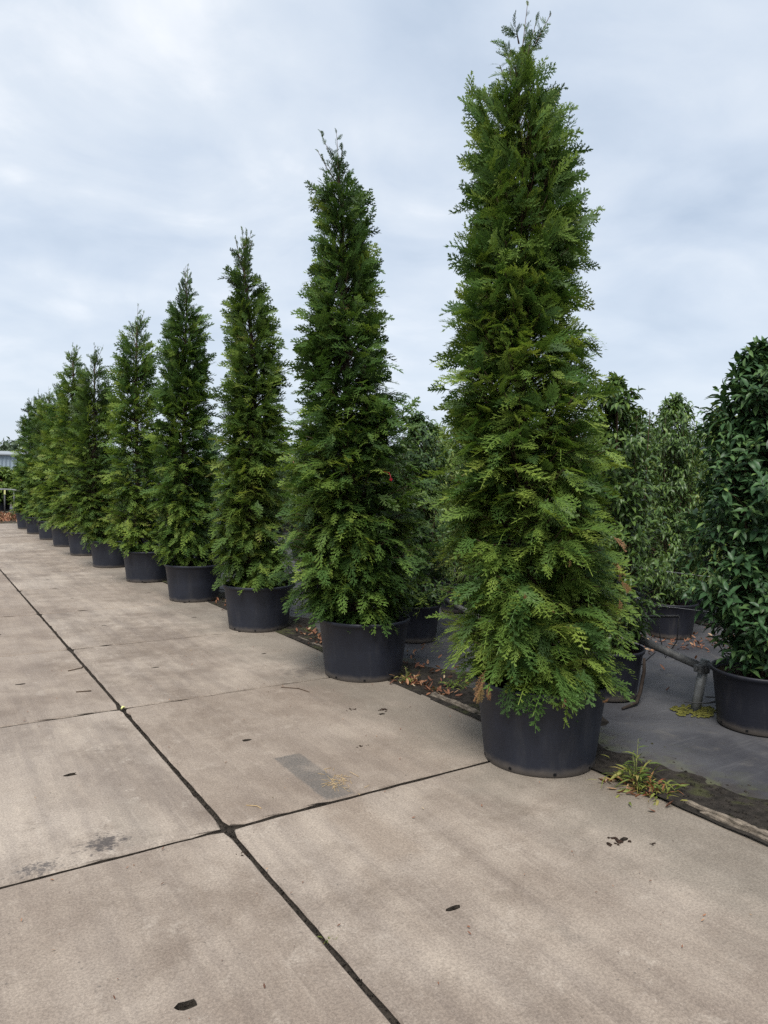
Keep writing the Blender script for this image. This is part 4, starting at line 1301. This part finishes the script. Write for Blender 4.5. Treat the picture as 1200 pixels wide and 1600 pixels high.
def weed(loc, seed, nl, ll, h, spread, tmean, label, stalks=3):
    r = np.random.default_rng(seed)
    root = tag(empty('weed', loc), label, 'weed')
    a = r.uniform(0, 6.28, nl)
    q = np.abs(r.normal(0, spread, nl))
    P = np.stack([q * np.cos(a), q * np.sin(a), r.uniform(0.004, h * 0.35, nl)], -1)
    D = np.stack([np.cos(a + r.normal(0, 0.6, nl)), np.sin(a + r.normal(0, 0.6, nl)), r.uniform(-0.1, 1.3, nl)], -1)
    tpl = [leaf_template(130 + i, 0.2, 0.5, 0.5) for i in range(3)] + [leaf_template(140 + i, 0.09, 0.6, 0.3) for i in range(2)]
    V, F, TT, _, _ = scatter(tpl, P, D, np.array([0, 0, 1.0]) + r.normal(0, 0.4, (nl, 3)), r.uniform(0.5, 1.2, nl) * ll, np.clip(r.normal(tmean, 0.32, nl), 0.1, 1.5), r, 0.2)
    link('leaves', np_mesh('leaves', V, F, TT, True), root, [M_weed])
    g = Geo()
    LP, LD, LS = [], [], []
    for k in range(stalks):
        aa = r.uniform(0, 6.28); le = h * r.uniform(0.6, 1.05)
        top = Vector((0.25 * le * math.cos(aa), 0.25 * le * math.sin(aa), le))
        g.tube([(0.02 * math.cos(aa), 0.02 * math.sin(aa), 0), top * 0.55 + Vector((0, 0, 0.01)), top], [0.003, 0.0022, 0.001], 5)
        for s in (0.35, 0.5, 0.65, 0.8, 0.93, 1.0):
            b_ = r.uniform(0, 6.28)
            LP.append(top * s); LD.append((math.cos(b_), math.sin(b_), 0.55)); LS.append(ll * r.uniform(0.5, 1.1) * (1.25 - 0.7 * s))
    g.build('stalks', M_weed_st, root)
    m_ = len(LP)
    V, F, TT, _, _ = scatter(tpl[:3], np.array([tuple(p) for p in LP]), np.array(LD), np.tile([0, 0, 1.0], (m_, 1)), np.array(LS), r.normal(tmean * 0.6, 0.12, m_), r, 0.2)
    link('stalk_leaves', np_mesh('stalk_leaves', V, F, TT, True), root, [M_weed])
M_weed_st = simple('weed_stalk', (0.16, 0.17, 0.06), 0.7, 0.3, 0.3, 30, 0.1)
weed((1.995, -0.66, -0.005), 31, 75, 0.085, 0.27, 0.085, 0.9, 'green and reddish weed clump in the soil right of the foreground pot', 4)
weed((2.01, -0.72, -0.005), 36, 60, 0.07, 0.05, 0.1, 1.05, 'reddish and straw-coloured weed in the middle of the clump', 1)
weed((2.0, -0.80, -0.005), 32, 50, 0.07, 0.1, 0.07, 0.95, 'low yellow-green weed at the end of the rotten board', 2)
weed((2.09, 1.58, 0.0), 33, 60, 0.05, 0.12, 0.05, 1.35, 'dry brown weed at the right foot of the second pot', 2)
weed((2.32, 1.32, -0.01), 34, 26, 0.07, 0.06, 0.05, 0.5, 'small green weed on the soil behind the fallen leaves', 1)
weed((0.015, -0.93, -0.012), 35, 26, 0.018, 0.012, 0.016, 1.0, 'tiny tuft of moss and weed in the long joint', 1)

# ------------------------------------------------------------------ far end: rail, hedge stock, shed, trees
root = tag(empty('hoop_rail', (2.05, 31.0, -0.02)), 'pale steel hoop rail on thin legs at the far end of the pavement', 'rail')
g = Geo(); g.tube([(-1.5, 0.3, 1.02), (-0.15, 0, 1.05), (0.2, 0.0, 1.03), (0.62, -0.25, 0.92)], 0.035, 8); g.build('top_bar', M_steel, root)
for x_, y_, z_ in ((-1.4, 0.28, 1.02), (-0.15, 0, 1.05), (0.2, 0, 1.03), (0.58, -0.22, 0.93)):
    g = Geo(); g.tube([(x_, y_, 0), (x_, y_, z_)], 0.03, 8); g.build('leg', M_steel_d, root)
g = Geo(); g.box((0.6, -0.26, 0.78), (0.06, 0.06, 0.3)); g.box((-0.15, -0.03, 0.93), (0.06, 0.06, 0.18)); g.build('yellow_tape', M_tape, root)
HV = [laurel_variant(111 + i, 2.0, 0.5, M_laurel_light, LEAF, 0.2, 260, 10) for i in range(2)]
VAR['hedge'] = HV
for row, yy_ in enumerate((34.6, 36.2)):
    for k in range(12):
        stock(-4.6 + 0.82 * k + row * 0.4, yy_ + lrnd.uniform(-0.1, 0.1), 'hedge', 'bright green hedge plant in the far row beyond the hoop rail', 'hedge plants in the far rows', hs=lrnd.uniform(0.98, 1.1), ws=1.1, vi=row ^ (k % 3 == 0))
# long ribbed shed
root = tag(empty('shed', (2, 112, -0.12)), 'long pale blue-grey shed with ribbed sheet walls beyond the hedge', 'shed')
g = Geo(); nr = 240; x0, dx = -60, 0.5
vs, fs = [], []
for i in range(nr * 2 + 1):
    xx = x0 + dx * i / 2
    yo = -0.09 if i % 2 else 0.0
    vs += [(xx, yo, 0), (xx, yo, 4.7)]
for i in range(nr * 2):
    fs.append((2 * i, 2 * i + 2, 2 * i + 3, 2 * i + 1))
g.add(vs, fs)
g.box((0, 6.1, 2.3), (120, 12, 4.55))
g.build('wall', M_barn, root)
g = Geo()
g.add([(-61, -0.4, 4.68), (61, -0.4, 4.68), (61, 6, 5.25), (-61, 6, 5.25), (61, 12.6, 4.68), (-61, 12.6, 4.68), (-61, -0.4, 4.86), (61, -0.4, 4.86), (61, 6, 5.45), (-61, 6, 5.45), (61, 12.6, 4.86), (-61, 12.6, 4.86)],
      [(6, 7, 8, 9), (9, 8, 10, 11), (0, 1, 7, 6), (4, 5, 11, 10), (0, 6, 9, 3), (3, 9, 11, 5), (1, 2, 8, 7), (2, 4, 10, 8)])
g.build('roof', M_barnroof, root)
# trees behind the shed
def far_tree(x_, y_, H, W, seed, label):
    r = np.random.default_rng(seed)
    root = tag(empty('broadleaf_tree', (x_, y_, -0.12)), label, 'tree', 'trees behind the shed')
    g = Geo(); g.tube([(0, 0, 0), (0.1, 0, H * 0.3), (0, 0.1, H * 0.7)], [0.3, 0.22, 0.08], 8)
    for k in range(6):
        a = r.uniform(0, 6.28)
        g.tube([(0, 0, H * 0.3 + k * 0.3), (W * 0.3 * math.cos(a), W * 0.3 * math.sin(a), H * 0.6), (W * 0.4 * math.cos(a), W * 0.4 * math.sin(a), H * 0.8)], [0.12, 0.07, 0.03], 5)
    g.build('trunk', M_bark, root)
    nc = 26
    c = r.normal(0, 1, (nc, 3)); c = norm(c) * r.uniform(0.3, 0.85, (nc, 1)) * np.array([W * 0.5, W * 0.5, H * 0.33]) + np.array([0, 0, H * 0.64])
    n = 1100
    ci = r.integers(0, nc, n)
    P = c[ci] + r.normal(0, 0.32, (n, 3)) * W * 0.22
    D = r.normal(0, 1, (n, 3))
    V, F, TT, _, _ = scatter(LEAF[:2], P, D, r.normal(0, 1, (n, 3)) + np.array([0, 0, 0.8]), r.uniform(0.6, 1.1, n), r.uniform(0, 1, n) + 0.3 * np.sin(ci), r)
    link('crown', np_mesh('crown', V, F, TT), root, [M_fartree])
for k, (x_, H, W) in enumerate(((8.0, 8.6, 8), (13.8, 9.2, 7.5), (18.5, 7.8, 6.5), (24, 8.6, 8), (2, 8.0, 7), (31, 9.0, 8), (-6, 8.6, 8))):
    far_tree(x_, 150 + (k % 3) * 4, H, W, 300 + k, ('round grey-green tree rising behind the shed roof at the left edge', 'grey-green tree behind the shed, right of the round one', 'low tree behind the far end of the conifer row', 'broad tree behind the shed hidden by the conifers', 'tree behind the shed beyond the left edge', 'distant tree far behind the conifers', 'leftmost tree behind the shed')[k])
